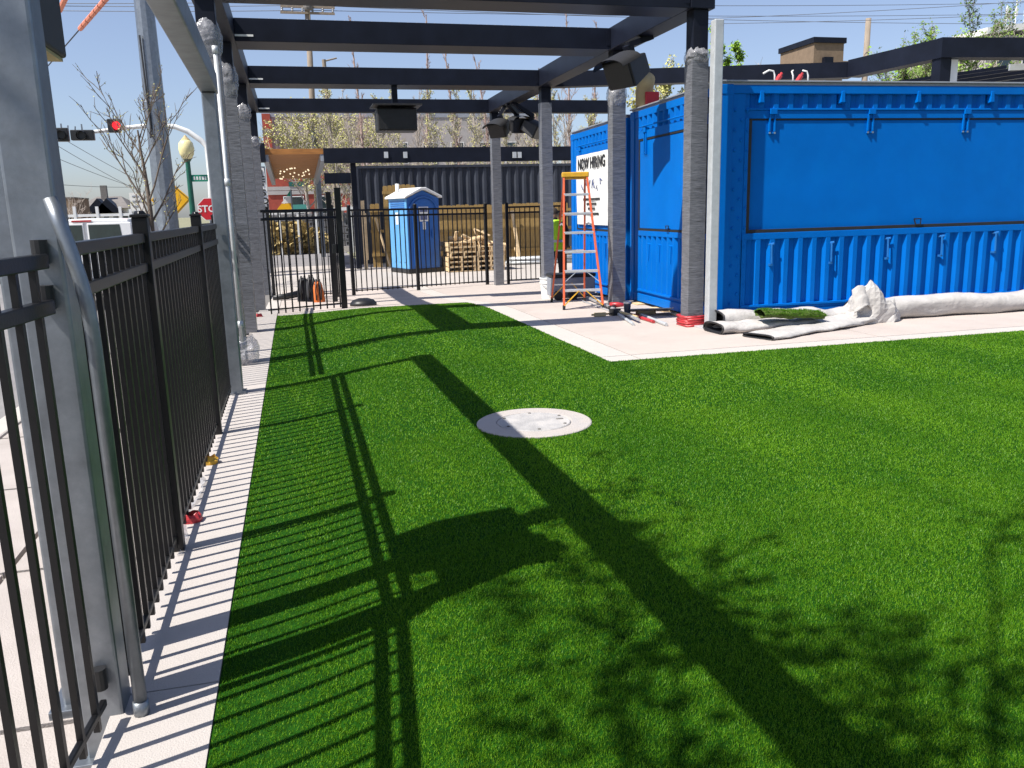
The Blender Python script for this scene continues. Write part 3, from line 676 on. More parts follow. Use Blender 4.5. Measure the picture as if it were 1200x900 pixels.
def spk(c, label, yaw, tilt, sc, base_pt):
    t_ = thing('loudspeaker', label, 'speaker', c, world=True); c = V(c)
    R_ = Matrix.Rotation(yaw, 3, 'Z') @ Matrix.Rotation(tilt, 3, 'X')
    def T(m_): m_.v = [tuple(c + R_ @ (V(p)*sc)) for p in m_.v]; return m_
    # cabinet: tapered back, round-cornered front
    b = MB(); fr_ = [(-.30, -.3, -.22), (.30, -.3, -.22), (.30, -.3, .22), (-.30, -.3, .22)]; bk = [(-.17, .22, -.15), (.17, .22, -.15), (.17, .22, .15), (-.17, .22, .15)]
    b.add(fr_+bk, [(0, 1, 2, 3), (7, 6, 5, 4), (0, 4, 5, 1), (1, 5, 6, 2), (2, 6, 7, 3), (3, 7, 4, 0)]); obj('cabinet', T(b), 'speaker', t_, bevel=.02)
    obj('grille', T(MB().box(-.27, .27, -.32, -.301, -.19, .19)), 'black_plastic', t_)
    rows_ = [[(.32*math.cos(a_)*1.0, yy_, .13*math.sin(a_)+.15) for a_ in [math.pi*k_/10 for k_ in range(11)]] for yy_ in (-.48, -.3, -.05)]
    rows2 = [[(x_*1.04, y_, z_*1.04+.0) for x_, y_, z_ in r_] for r_ in rows_]
    hm = MB().grid(rows_).grid([r_[::-1] for r_ in rows2]); obj('hood', T(hm), 'speaker', t_, smooth=True)
    obj('yoke', T(MB().box(-.06, .06, .0, .12, .15, .34)), 'steel_dark', t_)
    top_ = c + R_ @ (V((0, .06, .34))*sc); obj('bracket', MB().bar(top_, V(base_pt), .10*sc+.03, .07), 'steel_dark', t_)
    m_ = MB()
    for k_ in range(3): p_ = top_+(V(base_pt)-top_)*(.25+.25*k_); m_.tube([(p_.x-.06, p_.y, p_.z), (p_.x+.06, p_.y, p_.z)], .012, 6)
    obj('bolts', m_, 'alu', t_)
q = AT(740, 80, 11.0); spk((q.x, q.y, q.z), 'hooded black horn loudspeaker tilted beside blue container roof', math.radians(-68), math.radians(24), .85, (XR+.08, 11.0, ZB))
q = AT(588, 149, 18.6); spk((q.x, q.y, q.z), 'black loudspeaker aimed sideways beside the far wrapped post', math.radians(-50), math.radians(25), .75, (XR-.05, 18.5, ZB))
q = AT(606, 147, 18.3); spk((q.x, q.y, q.z), 'black loudspeaker facing out in the cluster under side beam', math.radians(10), math.radians(8), .72, (XR-.1, 18.1, ZB))
q = AT(621, 150, 18.0); spk((q.x, q.y, q.z), 'black loudspeaker aimed at the containers, half hidden by wrapped post', math.radians(55), math.radians(28), .72, (XR-.05, 17.9, ZB))
#SECTION-END-3
# ================================================================ SITE CLUTTER ON THE PATIO
def on(x, yy): return zg(x, yy)
def lie(name, label, cat, a, b, r, m, z=None, n=10, grp=None):   # a pipe or stick lying on the slab between two pixels
    A, B = G(*a), G(*b); o_ = obj(name, MB().tube([(A.x, A.y, A.z+r+(z or 0)), (B.x, B.y, B.z+r+(z or 0))], r, n), m, smooth=False); tag(o_, label, cat, grp); return o_
lie('pipe', 'long grey conduit length lying across the clutter by the wrapped post', 'pipe', (688, 352), (748, 379), .020, 'alu', z=.03)
lie('pipe', 'second grey conduit length lying beside the long one', 'pipe', (700, 353), (742, 381.5), .020, 'galv_pale')
lie('pipe', 'bright red pipe end lying beside the grey plate', 'pipe', (735, 369), (766, 379), .022, 'red')
lie('pipe', 'short pale conduit lying past the red pipe', 'pipe', (752, 371), (781, 382.5), .022, 'galv_pale')
lie('pipe', 'thin grey strut laid by the ladder foot', 'pipe', (683, 354), (716, 366), .014, 'alu')
lie('pipe', 'copper coloured pipe offcut lying at the clutter edge', 'pipe', (728, 371), (747, 377), .016, 'cardboard', z=.045)
A = G(735, 371)
t = thing('tumbler', 'dark blue insulated tumbler standing among the pipes', 'cup', A)
obj('cup', MB().lathe([(.036, 0), (.050, .16), (.050, .18)], n=20), mat('tumbler', (.012, .025, .05), .35), t, smooth=False); obj('lid', MB().lathe([(.052, .181), (.052, .205), (.02, .212)], n=20), 'alu', t)
A, B = G(742, 372), G(786, 371)
t = thing('metal_plate', 'flat grey metal sheet tilted over timber offcuts', 'metal sheet', A)
obj('plate', MB().obox((.30, .14, .07), (.58, .40, .008), Matrix.Rotation(-.25, 3, 'Z') @ Matrix.Rotation(-.22, 3, 'X')), 'galv_pale', t); obj('prop', MB().box(.16, .42, .2, .3, 0, .075), 'pallet', t)
A = G(722, 362)
t = thing('cordless_drill', 'red and black cordless drill lying behind the dark tumbler', 'drill', A)
obj('body', MB().tube([(-.08, .05, .06), (.02, .0, .06), (.10, -.04, .06)], [.035, .04, .025], 10), 'red', t, smooth=True); obj('handle', MB().bar((-.02, .02, .05), (-.1, -.12, .03), .035, .05), 'black_plastic', t); obj('battery', MB().obox((-.12, -.15, .035), (.08, .11, .06)), 'black_plastic', t)
A = G(703, 371)
t = thing('pipe_clamp', 'small brass clamp tool lying at the pipe ends', 'clamp', A)
obj('jaw', MB().obox((0, 0, .03), (.16, .05, .05)).tube([(-.12, 0, .03), (.14, .02, .03)], .014, 8), 'cardboard', t); obj('screw', MB().tube([(.1, 0, .03), (.22, .03, .03)], .01, 8), 'black_plastic', t)
obj('body', MB().obox((.24, .05, .045), (.14, .09, .09), Matrix.Rotation(.4, 3, 'Z')), 'black_plastic', t)
A = G(806, 379)
t = thing('tape_coil', 'red plastic sheeting bunched round the foot of the wrapped post', 'plastic', (XR, PYS[0], zg(XR, PYS[0])))
rnd = random.Random(2)
for k in range(5):
    pts = [((.125+.012*rnd.random())*c_[0], (.125+.012*rnd.random())*c_[1], .015+.026*k+rnd.uniform(-.006, .006)) for c_ in [(-1, -1), (0, -1.06), (1, -1), (1.06, 0), (1, 1), (0, 1.06), (-1, 1), (-1.06, 0), (-1, -1), (0, -1.06)]]
    obj('fold', MB().tube(pts, .017, 6), 'red', t, smooth=True)
# bucket, wheeled tool case by the ladder
A = G(644, 350)
t = thing('bucket', 'white plastic bucket standing behind the ladder leg', 'bucket', A)
obj('pail', MB().lathe([(.135, 0), (.158, .27), (.17, .275), (.17, .30), (.16, .30), (.16, .345), (.172, .35), (.172, .37), (.15, .37), (.13, .05)], n=28), 'white', t, smooth=False); obj('handle', MB().tube([(.172*math.cos(a_), -.172*math.sin(a_)*.6-.06, .30-.10*math.sin(a_)) for a_ in [math.pi*k_/10 for k_ in range(11)]], .006, 6), 'alu', t)
A = G(662, 353)
t = thing('tool_case', 'grey wheeled tool case standing under the ladder', 'tool case', A)
obj('case', MB().box(-.12, .62, .25, .62, .05, .36), 'roofgrey', t, bevel=.02); obj('lid', MB().box(-.13, .63, .24, .63, .361, .42), 'black_plastic', t, bevel=.015)
for x in (-.06, .2): obj('wheel', MB().tube([(x, .14, .075), (x, .22, .075)], .075, 18), 'black_plastic', t)
A = G(684, 350)
t = thing('plastic_crate', 'dark open crate beside the second container under the ladder', 'crate', (A.x, A.y+.6, zg(A.x, A.y+.6)))
obj('tray', MB().box(-.3, .3, -.2, .2, 0, .03).box(-.3, .3, -.2, -.18, .03, .2).box(-.3, .3, .18, .2, .03, .2).box(-.3, -.28, -.18, .18, .03, .2).box(.28, .3, -.18, .18, .03, .2), 'black_plastic', t)
obj('rag', crumple((0, 0, .22), .13, .16, 31), 'white', t)

# ---- leftover turf folded on the patio
def strip_surface(name, parent, path, width_fn, thick, m_top, seed=0, wav=.0):
    """a soft sheet: path of (x, y, z) centre points, ribbon direction given by width_fn(i)->(vector)"""
    rnd_ = random.Random(seed); rows_ = []
    for i, p in enumerate(path):
        wv = width_fn(i); r_ = []
        for k_ in range(13):
            f_ = k_/12-.5; n_ = noise.noise(V((p[0]*3+f_*4+seed, p[1]*3, i*.35)))*wav
            r_.append((p[0]+wv[0]*f_, p[1]+wv[1]*f_, p[2]+wv[2]*f_+n_))
        rows_.append(r_)
    o_ = obj(name, MB().grid(rows_), m_top, parent, smooth=True)
    if thick: s_ = o_.modifiers.new('thick', 'SOLIDIFY'); s_.thickness = thick; s_.offset = 0
    return o_
def fold_roll(label, p0, p1, wid, hts, seed, edge='black_plastic', sag=.04, squash=.55, n=22):
    """a flattened roll of turf lying from pixel p0 to pixel p1, pale backing outside, open black-edged end at p0"""
    A_, B_ = G(*p0), G(*p1); d_ = (B_-A_); d_.z = 0; Ln = d_.length; d_.normalize(); s_ = V((-d_.y, d_.x, 0))
    t_ = thing('turf_roll', label, 'turf roll', A_, world=True)
    rows_ = []; N = 40
    for j in range(N+1):
        f_ = j/N; c_ = A_+d_*(Ln*f_); h_ = hts[0]+(hts[1]-hts[0])*f_
        wN = noise.noise(V((f_*5, seed, 0)))
        h_ *= 1+.25*noise.noise(V((f_*7, seed+3.3, 0))); w_ = wid*(1+.18*wN)
        zc = zg(c_.x, c_.y); r_ = []
        for k_ in range(n+1):
            a_ = 2*math.pi*k_/n; x_ = math.cos(a_); z_ = math.sin(a_)
            e_ = 1+.16*noise.noise(V((math.cos(a_)*1.7+seed, math.sin(a_)*1.7, f_*9)))+.09*abs(noise.noise(V((math.cos(a_)*3.1+seed*2, math.sin(a_)*3.1, f_*26))))
            xx = math.copysign(abs(x_)**.7, x_)*w_/2*e_; zz = (math.copysign(abs(z_)**.8, z_)*.5*e_+.5)*h_
            q_ = c_+s_*(xx+sag*noise.noise(V((f_*3, seed+9, 1)))); r_.append((q_.x, q_.y, zc+max(.004, zz)))
        rows_.append(r_)
    obj('backing', MB().grid(rows_), 'backing', t_, smooth=True)
    e0 = rows_[0]; cx = sum(p[0] for p in e0)/len(e0); cy_ = sum(p[1] for p in e0)/len(e0); cz = sum(p[2] for p in e0)/len(e0)
    m_ = MB()
    ins = [[(p[0]+d_.x*.01, p[1]+d_.y*.01, p[2]) for p in e0], [(cx+(p[0]-cx)*.86+d_.x*.0, cy_+(p[1]-cy_)*.86+d_.y*.0, cz+(p[2]-cz)*.8) for p in e0], [(cx+(p[0]-cx)*.84+d_.x*.5, cy_+(p[1]-cy_)*.84+d_.y*.5, cz+(p[2]-cz)*.7) for p in e0]]
    m_.grid(ins); obj('pile', m_, edge, t_, smooth=True)
    obj('edge_binding', MB().tube([(p[0]-d_.x*.004, p[1]-d_.y*.004, p[2]) for p in e0[:-1]]+[e0[0]], .011, 6), 'black_plastic', t_, smooth=True)
    return t_, A_, d_, s_
fold_roll('flattened pale turf roll lying along the front of the stack on the patio', (889, 397), (1030, 374), .42, (.055, .09), 1)
fold_roll('pale folded turf strip with open black end beside square post', (836, 390), (990, 378), .40, (.11, .10), 2)
t_, A_, d_, s_ = fold_roll('rear pale turf roll against the blue container wall', (840, 385), (1008, 374), .34, (.20, .15), 4)
fold_roll('long pale turf roll lying along the container towards the far side', (1000, 376), (1290, 356), .36, (.25, .27), 6)
# crumpled lump in the middle
C_ = G(1014, 377)
t = thing('turf_offcut', 'crumpled pale turf backing bunched up between the rolls', 'turf offcut', C_, world=True)
rnd = random.Random(11); rows = []
for j in range(13):
    f = j/12*math.pi/2*1.0; r_ = []
    for k in range(29):
        a = 2*math.pi*k/28; n_ = 1+.38*noise.noise(V((math.cos(a)*1.5, math.sin(a)*1.5, f*1.6+4)))*math.cos(f)+.12*math.cos(f)*noise.noise(V((math.cos(a)*5, math.sin(a)*5, f*4)))
        r_.append((C_.x+.05+.36*n_*math.cos(f)*math.cos(a), C_.y+.02+.24*n_*math.cos(f)*math.sin(a), C_.z+max(.003, (.40+.10*math.cos(a+2.0))*n_*math.sin(f))))
    rows.append(r_)
obj('backing', MB().grid(rows), 'backing', t)
m = MB(); pts = [(C_.x-.30, C_.y-.22, C_.z+.30), (C_.x-.18, C_.y-.27, C_.z+.38), (C_.x-.06, C_.y-.26, C_.z+.30), (C_.x+.08, C_.y-.30, C_.z+.18)]
strip_surface('fold', t, [(C_.x-.28+.06*k, C_.y-.12-.03*math.sin(k*.9), C_.z+.20+.14*math.sin(k*.55+.4)) for k in range(11)], lambda i: (.02, .10, .22), .012, 'backing', 3, .06)
# green offcut on the stack
Q_ = G(925, 386)
t = thing('turf_offcut', 'folded green turf offcut resting on top of the pale rolls', 'turf offcut', (Q_.x, Q_.y, .2), world=True)
p0, p1 = AT(890, 367, Q_.y-.0), AT(962, 369, Q_.y-.0); rows = []
for j in range(25):
    f = j/24; c_ = p0.lerp(p1, f); r_ = []
    for k in range(15):
        a = 2*math.pi*k/14; n_ = 1+.5*noise.noise(V((math.cos(a)*2, math.sin(a)*2, f*6)))
        r_.append((c_.x, c_.y+.12*n_*math.cos(a), c_.z+.045*n_*math.sin(a)))
    rows.append(r_)
obj('fold', MB().grid(rows), mat('turf_fold', (.085, .13, .022), .9, var=.5, scale=40, bump=1, bscale=90), t, smooth=True)
rnd = random.Random(4); m = MB()
for _ in range(5000):
    f, a = rnd.random(), rnd.uniform(-.3, 3.5); c_ = p0.lerp(p1, f); n_ = 1+.5*noise.noise(V((math.cos(a)*2, math.sin(a)*2, f*6)))
    b = V((c_.x, c_.y+.12*n_*math.cos(a), c_.z+.045*n_*math.sin(a))); d = V((rnd.uniform(-.6, .6), math.cos(a), math.sin(a)+.3)).normalized()*.022; s_ = V((rnd.uniform(-1, 1), rnd.uniform(-1, 1), rnd.uniform(-1, 1))).normalized()*.0025
    m.add([b-s_, b+s_, b+d], [(0, 1, 2)])
obj('pile', m, 'turf_blade', t, kind='stuff')

# ---- red and white rag, tape and stones at the fence foot
for (px_, py_, mm, lab) in ((225, 613, 'red', 'small red plastic scrap at the foot of the fence'), (246, 545, 'yellow', 'small yellow plastic scrap by the fence foot'), (304, 372, 'red', 'red strap bunched beside a wrapped post foot')):
    A = G(px_, py_); m = crumple((0, 0, .03), .05, .06, px_, 9, 5); o = obj('plastic_scrap', m, mm); o.location = A; tag(o, lab, 'litter')
A, B = G(207, 655), G(238, 560)
o = obj('torn_film', MB().grid([[(A.x+(B.x-A.x)*f+.03*math.sin(f*9+k), A.y+(B.y-A.y)*f, .016+.012*math.sin(f*17+k*2)+.004*k) for f in [i/16 for i in range(17)]] for k in (0, 1.5)]), 'film'); tag(o, 'strip of torn clear film along the fence foot', 'plastic film')
o = obj('loose_film', crumple((XL+.05, PYS[0]-.05, .15), .17, .34, 77), 'film'); tag(o, 'bunched clear film lying round the first wrapped post foot', 'plastic film')

# ---- bags and blower at the open gate
A = G(330, 352)
t = thing('leaf_blower', 'long dark blower tube lying by the open gate', 'blower', A, world=True)
B = G(352, 344); obj('tube', MB().tube([A+V((-.16, -.1, .07)), A+V((.1, .0, .08)), A+V((.42, .16, .12))], [.05, .065, .075], 12), 'black_plastic', t, smooth=True); obj('motor', MB().lathe([(.10, 0), (.15, .08), (.13, .22), (.05, .27)], A+V((.50, .2, 0)), 16), 'black_plastic', t, smooth=True)
def bag(px_, py_, label, m_, sx, h_):
    A_ = G(px_, py_); t_ = thing('tool_bag', label, 'bag', A_)
    rows_ = []
    for j in range(9):
        f_ = j/8; r_ = sx*(1-.35*f_*f_)
        rows_.append([(r_*math.cos(a_)*(1+.15*noise.noise(V((math.cos(a_)*2, math.sin(a_)*2, f_*3+px_)))), .6*r_*math.sin(a_), h_*f_) for a_ in [2*math.pi*k_/16 for k_ in range(17)]])
    obj('body', MB().grid(rows_), m_, t_, smooth=True); obj('flap', MB().lathe([(sx*.66, 0), (sx*.5, .05), (.02, .07)], (0, 0, h_-.005), 16), m_, t_, smooth=True)
    for s_ in (-.4, .4): obj('strap', MB().tube([(s_*sx, -.55*sx, .05), (s_*sx*1.1, -.75*sx, h_*.6), (s_*sx*.7, -.35*sx, h_+.10), (s_*sx*.4, 0, h_+.08)], .014, 6), 'black_plastic', t_, smooth=True)
bag(357, 353, 'black rucksack standing against the open gate', 'cloth_dark', .14, .42)
bag(366, 353, 'dark grey rucksack between the black and orange ones', mat('cloth_grey', (.03, .03, .035), .9), .12, .44)
bag(374, 354, 'orange tool bag standing against the open gate', 'orange_bag', .12, .36)
A = G(426, 358)
o = obj('rubber_mat', MB().lathe([(.24, 0), (.24, .05), (.19, .10), (.09, .13), (.01, .135)], n=20, wob=.03), 'black_plastic', smooth=True); o.location = A; o.rotation_euler = (0, 0, .3); tag(o, 'black folded rubber mat lying at the gate post foot', 'mat')

# ================================================================ PERSON BEHIND THE LADDER
def person():
    A_ = AT(651, 300, 16.9); x, yy = A_.x, 16.9; z0 = zg(x, yy)
    t_ = thing('person', 'person in a lime safety vest and dark trousers behind the ladder', 'person', (x, yy, z0))
    J = {'pel': (0, 0, .95), 'sp': (.0, .0, 1.15), 'ch': (.01, -.02, 1.33), 'nk': (.02, -.03, 1.47), 'hd': (.03, -.05, 1.60), 'ht': (.03, -.045, 1.70),
         'ls': (-.19, -.01, 1.40), 'le': (-.25, -.06, 1.13), 'lw': (-.20, -.22, .95), 'rs': (.21, -.01, 1.40), 're': (.28, -.06, 1.13), 'rw': (.25, -.24, 1.02),
         'lh': (-.09, 0, .90), 'lk': (-.11, -.04, .49), 'la': (-.12, .03, .09), 'lt': (-.13, -.13, .04), 'rh': (.09, 0, .90), 'rk': (.12, -.05, .49), 'ra': (.13, .02, .09), 'rt': (.15, -.14, .04)}
    Rr = {'pel': .135, 'sp': .125, 'ch': .145, 'nk': .055, 'hd': .085, 'ht': .06, 'ls': .065, 'le': .045, 'lw': .032, 'rs': .065, 're': .045, 'rw': .032, 'lh': .09, 'lk': .06, 'la': .045, 'lt': .035, 'rh': .09, 'rk': .06, 'ra': .045, 'rt': .035}
    E_ = [('pel', 'sp'), ('sp', 'ch'), ('ch', 'nk'), ('nk', 'hd'), ('hd', 'ht'), ('ch', 'ls'), ('ls', 'le'), ('le', 'lw'), ('ch', 'rs'), ('rs', 're'), ('re', 'rw'), ('pel', 'lh'), ('lh', 'lk'), ('lk', 'la'), ('la', 'lt'), ('pel', 'rh'), ('rh', 'rk'), ('rk', 'ra'), ('ra', 'rt')]
    names = list(J)
    V_ = [J[n_] for n_ in names]; R_ = [Rr[n_] for n_ in names]; ed = [(names.index(a_), names.index(b_)) for a_, b_ in E_]
    for w_, sg in (('lw', -1), ('rw', 1)):               # palm and five fingers
        wi = names.index(w_); b_ = V(J[w_]); pm = b_+V((0, -.07, -.03)); V_.append(tuple(pm)); R_.append(.028); pi_ = len(V_)-1; ed.append((wi, pi_))
        for k_ in range(4):
            k1 = pm+V(((k_-1.5)*.022, -.045, -.012)); k2 = k1+V((0, -.025, -.03)); V_.extend([tuple(k1), tuple(k2)]); R_.extend([.010, .008]); ed += [(pi_, len(V_)-2), (len(V_)-2, len(V_)-1)]
        th = b_+V((-sg*.04, -.06, -.01)); V_.append(tuple(th)); R_.append(.010); ed.append((wi, len(V_)-1))
    me = bpy.data.meshes.new('body'); me.from_pydata(V_, ed, []); o_ = bpy.data.objects.new('body', me); COL.objects.link(o_); o_.parent = t_
    sk = o_.modifiers.new('skin', 'SKIN'); sk.use_smooth_shade = True
    for i_, r_ in enumerate(R_): me.skin_vertices[0].data[i_].radius = (r_, r_*(.8 if names[i_:i_+1] in (['ch'], ['sp'], ['pel']) else 1))
    me.skin_vertices[0].data[0].use_root = True
    o_.modifiers.new('sub', 'SUBSURF').levels = 2; o_.modifiers['sub'].render_levels = 2
    me.materials.append(MATS['cloth_dark'])
    def shell(nm, prof, m_, cx=0, cyy=0):
        m__ = MB(); rows_ = [[(cx+rx*math.cos(a_), cyy+ry*math.sin(a_), z_) for a_ in [2*math.pi*k_/20 for k_ in range(21)]] for rx, ry, z_ in prof]; obj(nm, m__.grid(rows_), m_, t_, smooth=True)
    shell('vest', [(.185, .15, .84), (.185, .15, .95), (.18, .15, 1.1), (.195, .155, 1.3), (.20, .14, 1.38), (.15, .11, 1.45), (.08, .08, 1.48)], 'hivis', .01, -.01)
    shell('reflective_band', [(.192, .157, 1.02), (.192, .157, 1.07)], 'alu', .01, -.01)
    hd_ = [(.02, .02, 1.705), (.06, .07, 1.69), (.085, .10, 1.63), (.088, .105, 1.585), (.08, .095, 1.535), (.055, .07, 1.49), (.05, .055, 1.45)]
    shell('head', hd_[::-1], 'skin', .03, -.05)
    shell('hair', [(.092, .108, 1.60), (.092, .11, 1.64), (.068, .08, 1.70), (.02, .03, 1.722), (.001, .001, 1.724)], 'hair', .03, -.042)
    f_ = MB().obox((.03, -.162, 1.585), (.022, .03, .04)); obj('nose', f_, 'skin', t_)
    for s_ in (-1, 1): obj('ear', MB().obox((.03+s_*.09, -.045, 1.585), (.015, .03, .05)), 'skin', t_); obj('eye', MB().obox((.03+s_*.032, -.15, 1.605), (.02, .012, .01)), 'hair', t_)
    obj('mouth', MB().obox((.03, -.152, 1.545), (.04, .01, .008)), 'sign_red', t_)
    t_.rotation_euler = (0, 0, math.radians(150))
person()
#SECTION-END-4
# ================================================================ THE YARD BEHIND THE FENCE
# portable toilet
A = G(480, 320.5); A2 = G(459, 316); A3 = G(518, 316.5)
ptz = A.z
fx = (A3-A); fx.z = 0; ang = math.radians(19)
t = thing('portable_toilet', 'blue portable toilet with white roof behind the picket fence', 'toilet', (A.x, A.y, ptz), ang)
W_, D_, Ht = 1.02, 1.12, 2.06
obj('base', MB().box(-.03, W_+.03, -.03, D_+.03, .0, .12), 'black_plastic', t, bevel=.02)
bd = obj('side_wall', MB().box(0, .03, 0, D_, .12, Ht), 'potty_pale', t, bevel=.01)
for k in range(3): obj('rib', MB().box(-.018, .0, .16+k*.3, .30+k*.3, .3, 1.72), 'potty_pale', bd, bevel=.012)
for k in range(4): obj('vent_slot', MB().box(-.012, .0, .12, D_-.12, 1.80+k*.055, 1.825+k*.055), 'potty', bd)
obj('side_wall', MB().box(W_-.03, W_, 0, D_, .12, Ht), 'potty', t, bevel=.01); obj('back_wall', MB().box(.03, W_-.03, D_-.03, D_, .12, Ht), 'potty', t)
out_ = [(.03, 0, .12), (W_-.03, 0, .12), (W_-.03, 0, Ht), (W_*.5, 0, Ht+.21), (.03, 0, Ht)]
obj('front_wall', MB().prism(out_, (0, .03, 0)), 'potty', t)
arch = [(.17, -.025, .2), (W_-.17, -.025, .2)]+[(W_/2+(W_/2-.17)*math.cos(a_), -.025, 1.72+.32*math.sin(a_)) for a_ in [math.pi*k_/12 for k_ in range(13)]]
dr = obj('door', MB().prism(arch, (0, .024, 0)), 'potty', t, bevel=.01)
obj('arch_moulding', MB().tube([(W_/2+(W_/2-.09)*math.cos(a_), -.02, 1.72+.38*math.sin(a_)) for a_ in [math.pi*k_/14 for k_ in range(15)]], .022, 8), 'potty', dr, smooth=True)
obj('panel', MB().box(.3, W_-.3, -.036, -.026, .35, 1.05), 'potty', dr, bevel=.008); obj('handle', MB().box(W_-.28, W_-.23, -.06, -.026, .95, 1.2), 'potty', dr, bevel=.008)
obj('notice', MB().box(.36, W_-.36, -.034, -.026, 1.42, 1.82), 'white', dr); obj('notice_print', MB().box(.39, W_-.39, -.037, -.0345, 1.68, 1.8).box(.40, .49, -.037, -.0345, 1.46, 1.62).box(.53, .62, -.037, -.0345, 1.46, 1.62), 'ink_blue', dr); obj('notice', MB().box(.47, .56, -.034, -.026, 1.2, 1.40), 'white', dr)
obj('notice', MB().box(-.024, -.019, .50, .66, 1.35, 1.68), 'white', bd)
rp_ = [(-.08, -.09, Ht-.01), (-.08, -.09, Ht+.05), (W_*.42, -.09, Ht+.29), (W_*.58, -.09, Ht+.29), (W_+.08, -.09, Ht+.05), (W_+.08, -.09, Ht-.01), (W_*.56, -.09, Ht+.21), (W_*.44, -.09, Ht+.21)]
obj('roof', MB().prism(rp_, (0, D_+.18, 0)), 'white', t, bevel=.02)
obj('vent_pipe', MB().tube([(.2, D_-.2, Ht), (.2, D_-.2, Ht+.42)], .055, 12), 'white', t, smooth=True)
# pallets with scrap wood on top
P_ = G(527, 319); P2_ = G(578, 316.5)
ang = math.atan2((P2_-P_).y, (P2_-P_).x)
def pallet(z):
    parts = []
    for i in range(7): parts.append(('board', MB().box(0, .80, i*.155, i*.155+.10, .115, .135)))
    for i in range(3): parts.append(('stringer', MB().box(i*.378, i*.378+.044, 0, 1.03, .02, .114)))
    for i in range(3): parts.append(('bottom_board', MB().box(0, .80, i*.465, i*.465+.1, .0, .019)))
    return parts
protos = [(n_, obj(n_, m_, 'pallet')) for n_, m_ in pallet(0)]
first = True; rnd = random.Random(8)
for col_ in range(2):
    for lv in range(6 if col_ == 0 else 5):
        dx = col_*.86+rnd.uniform(-.04, .04); c_, s_ = math.cos(ang), math.sin(ang)
        lv_name = ['on the ground', 'second up', 'third up', 'fourth up', 'fifth up', 'topmost'][lv]
        tp = thing('pallet', f'pale wooden pallet, {lv_name} in the stack {"beside the portable toilet" if col_ == 0 else "behind the steel post"}', 'pallet', (P_.x+c_*dx, P_.y+s_*dx, P_.z+lv*.137), ang+rnd.uniform(-.03, .03), 'stacked pallets')
        for n_, o_ in protos:
            if first: o_.parent = tp
            else: q_ = inst(o_, (0, 0, 0), tp)
        first = False
zt_ = P_.z+6*.137
for k in range(11):
    f = rnd.uniform(0, 1); c_ = V((P_.x+math.cos(ang)*(.1+1.4*f), P_.y+math.sin(ang)*(.1+1.4*f)+rnd.uniform(.1, .8), zt_-(.137 if f > .58 else 0)+.05))
    d_ = V((rnd.uniform(-1, 1), rnd.uniform(-.5, .5), rnd.uniform(-.1, .35))).normalized()*rnd.uniform(.15, .42)
    nm = rnd.random()
    if nm < .5: o = obj('log', MB().tube([c_-d_, c_+d_], rnd.uniform(.05, .09), 10), 'pallet')
    else: o = obj('board_offcut', MB().bar(c_-d_, c_+d_, .10, .03), 'pallet')
    tag(o, 'pale round log lying on the stacked pallets' if nm < .5 else 'pale board offcut lying on the stacked pallets', 'wood', 'logs on the pallets' if nm < .5 else 'offcuts on the pallets')
for (a_, b_) in (((556, 268), (571, 312)), ((566, 270), (580, 300)), ((556, 268), (574, 276))):
    p0_, p1_ = AT(*a_, P_.y+.35), AT(*b_, P_.y+.1); o = obj('board_offcut', MB().bar(p0_, p1_, .09, .03), 'pallet'); tag(o, 'pale board leaning upright on the pallet stack', 'wood', 'leaning boards')
# timber hoarding behind them, board by board
def hoarding(label, x0, x1, Y, z0, z1, seed, rails=True, th=.02):
    t_ = thing('timber_fence', label, 'fence', (x0, Y, z0)); n_ = int((x1-x0)/.145); pr_ = []
    for v in range(4): pr_.append(obj('board', MB().prism([(.003, 0, 0), (.140, 0, 0), (.140, 0, z1-z0-.03+.012*v), (.118, 0, z1-z0+.012*v), (.025, 0, z1-z0+.012*v), (.003, 0, z1-z0-.03+.012*v)], (0, th, 0)), 'wood_fence'))
    rnd_ = random.Random(seed)
    for i in range(n_):
        k_ = i if i < 4 else rnd_.randrange(4); loc = (i*.145, rnd_.uniform(0, .008), 0)
        if i < 4: pr_[i].parent = t_; pr_[i].location = loc
        else: inst(pr_[k_], loc, t_)
    if n_ < 4:
        for o_ in pr_[n_:]: bpy.data.objects.remove(o_)
    if rails:
        for z in (.35, (z1-z0)*.55, z1-z0-.25): obj('rail', MB().box(-.02, x1-x0+.02, -.045, -.003, z, z+.09), 'wood_fence', t_)
    return t_
YF = 27.0
def XA(px_, Y): return AT(px_, 250, Y).x
hz0 = -.14
hoarding('tall weathered board fence behind the portable toilet', XA(450, YF), XA(491, YF), YF, hz0, AT(470, 217.5, YF).z, 1)
hoarding('lower board fence between the toilet and black container', XA(492.5, YF), XA(668, YF), YF, hz0, AT(580, 240, YF).z, 2)
hoarding('short board fence panel left of the toilet', XA(434, YF), XA(449, YF), YF, hz0, AT(440, 239, YF).z, 3)
p0_ = AT(429, 310, YF-.9); t = thing('timber_post', 'upright pale timber post at the board fence end', 'post', (p0_.x, p0_.y, hz0)); obj('stud', MB().box(-.05, .05, -.05, .05, 0, AT(430, 235, YF-.9).z-hz0), 'pallet', t); obj('cleat', MB().box(.05, .09, -.04, .04, .3, 1.7), 'pallet', t)
for (a_, b_, lab) in (((440, 255), (457, 312), 'thin timber prop leaning beside the toilet'), ((600, 247), (609, 305), 'long pale plank leaning on the board fence'), ((604, 290), (609, 306), 'short pale plank leaning on the board fence')):
    p0_, p1_ = AT(*a_, YF-.12), AT(*b_, YF-.6); p1_.z = max(p1_.z, hz0+.03); o = obj('plank', MB().bar(p0_, p1_, .10 if 'pale' in lab else .05, .035), 'pallet'); tag(o, lab, 'plank')
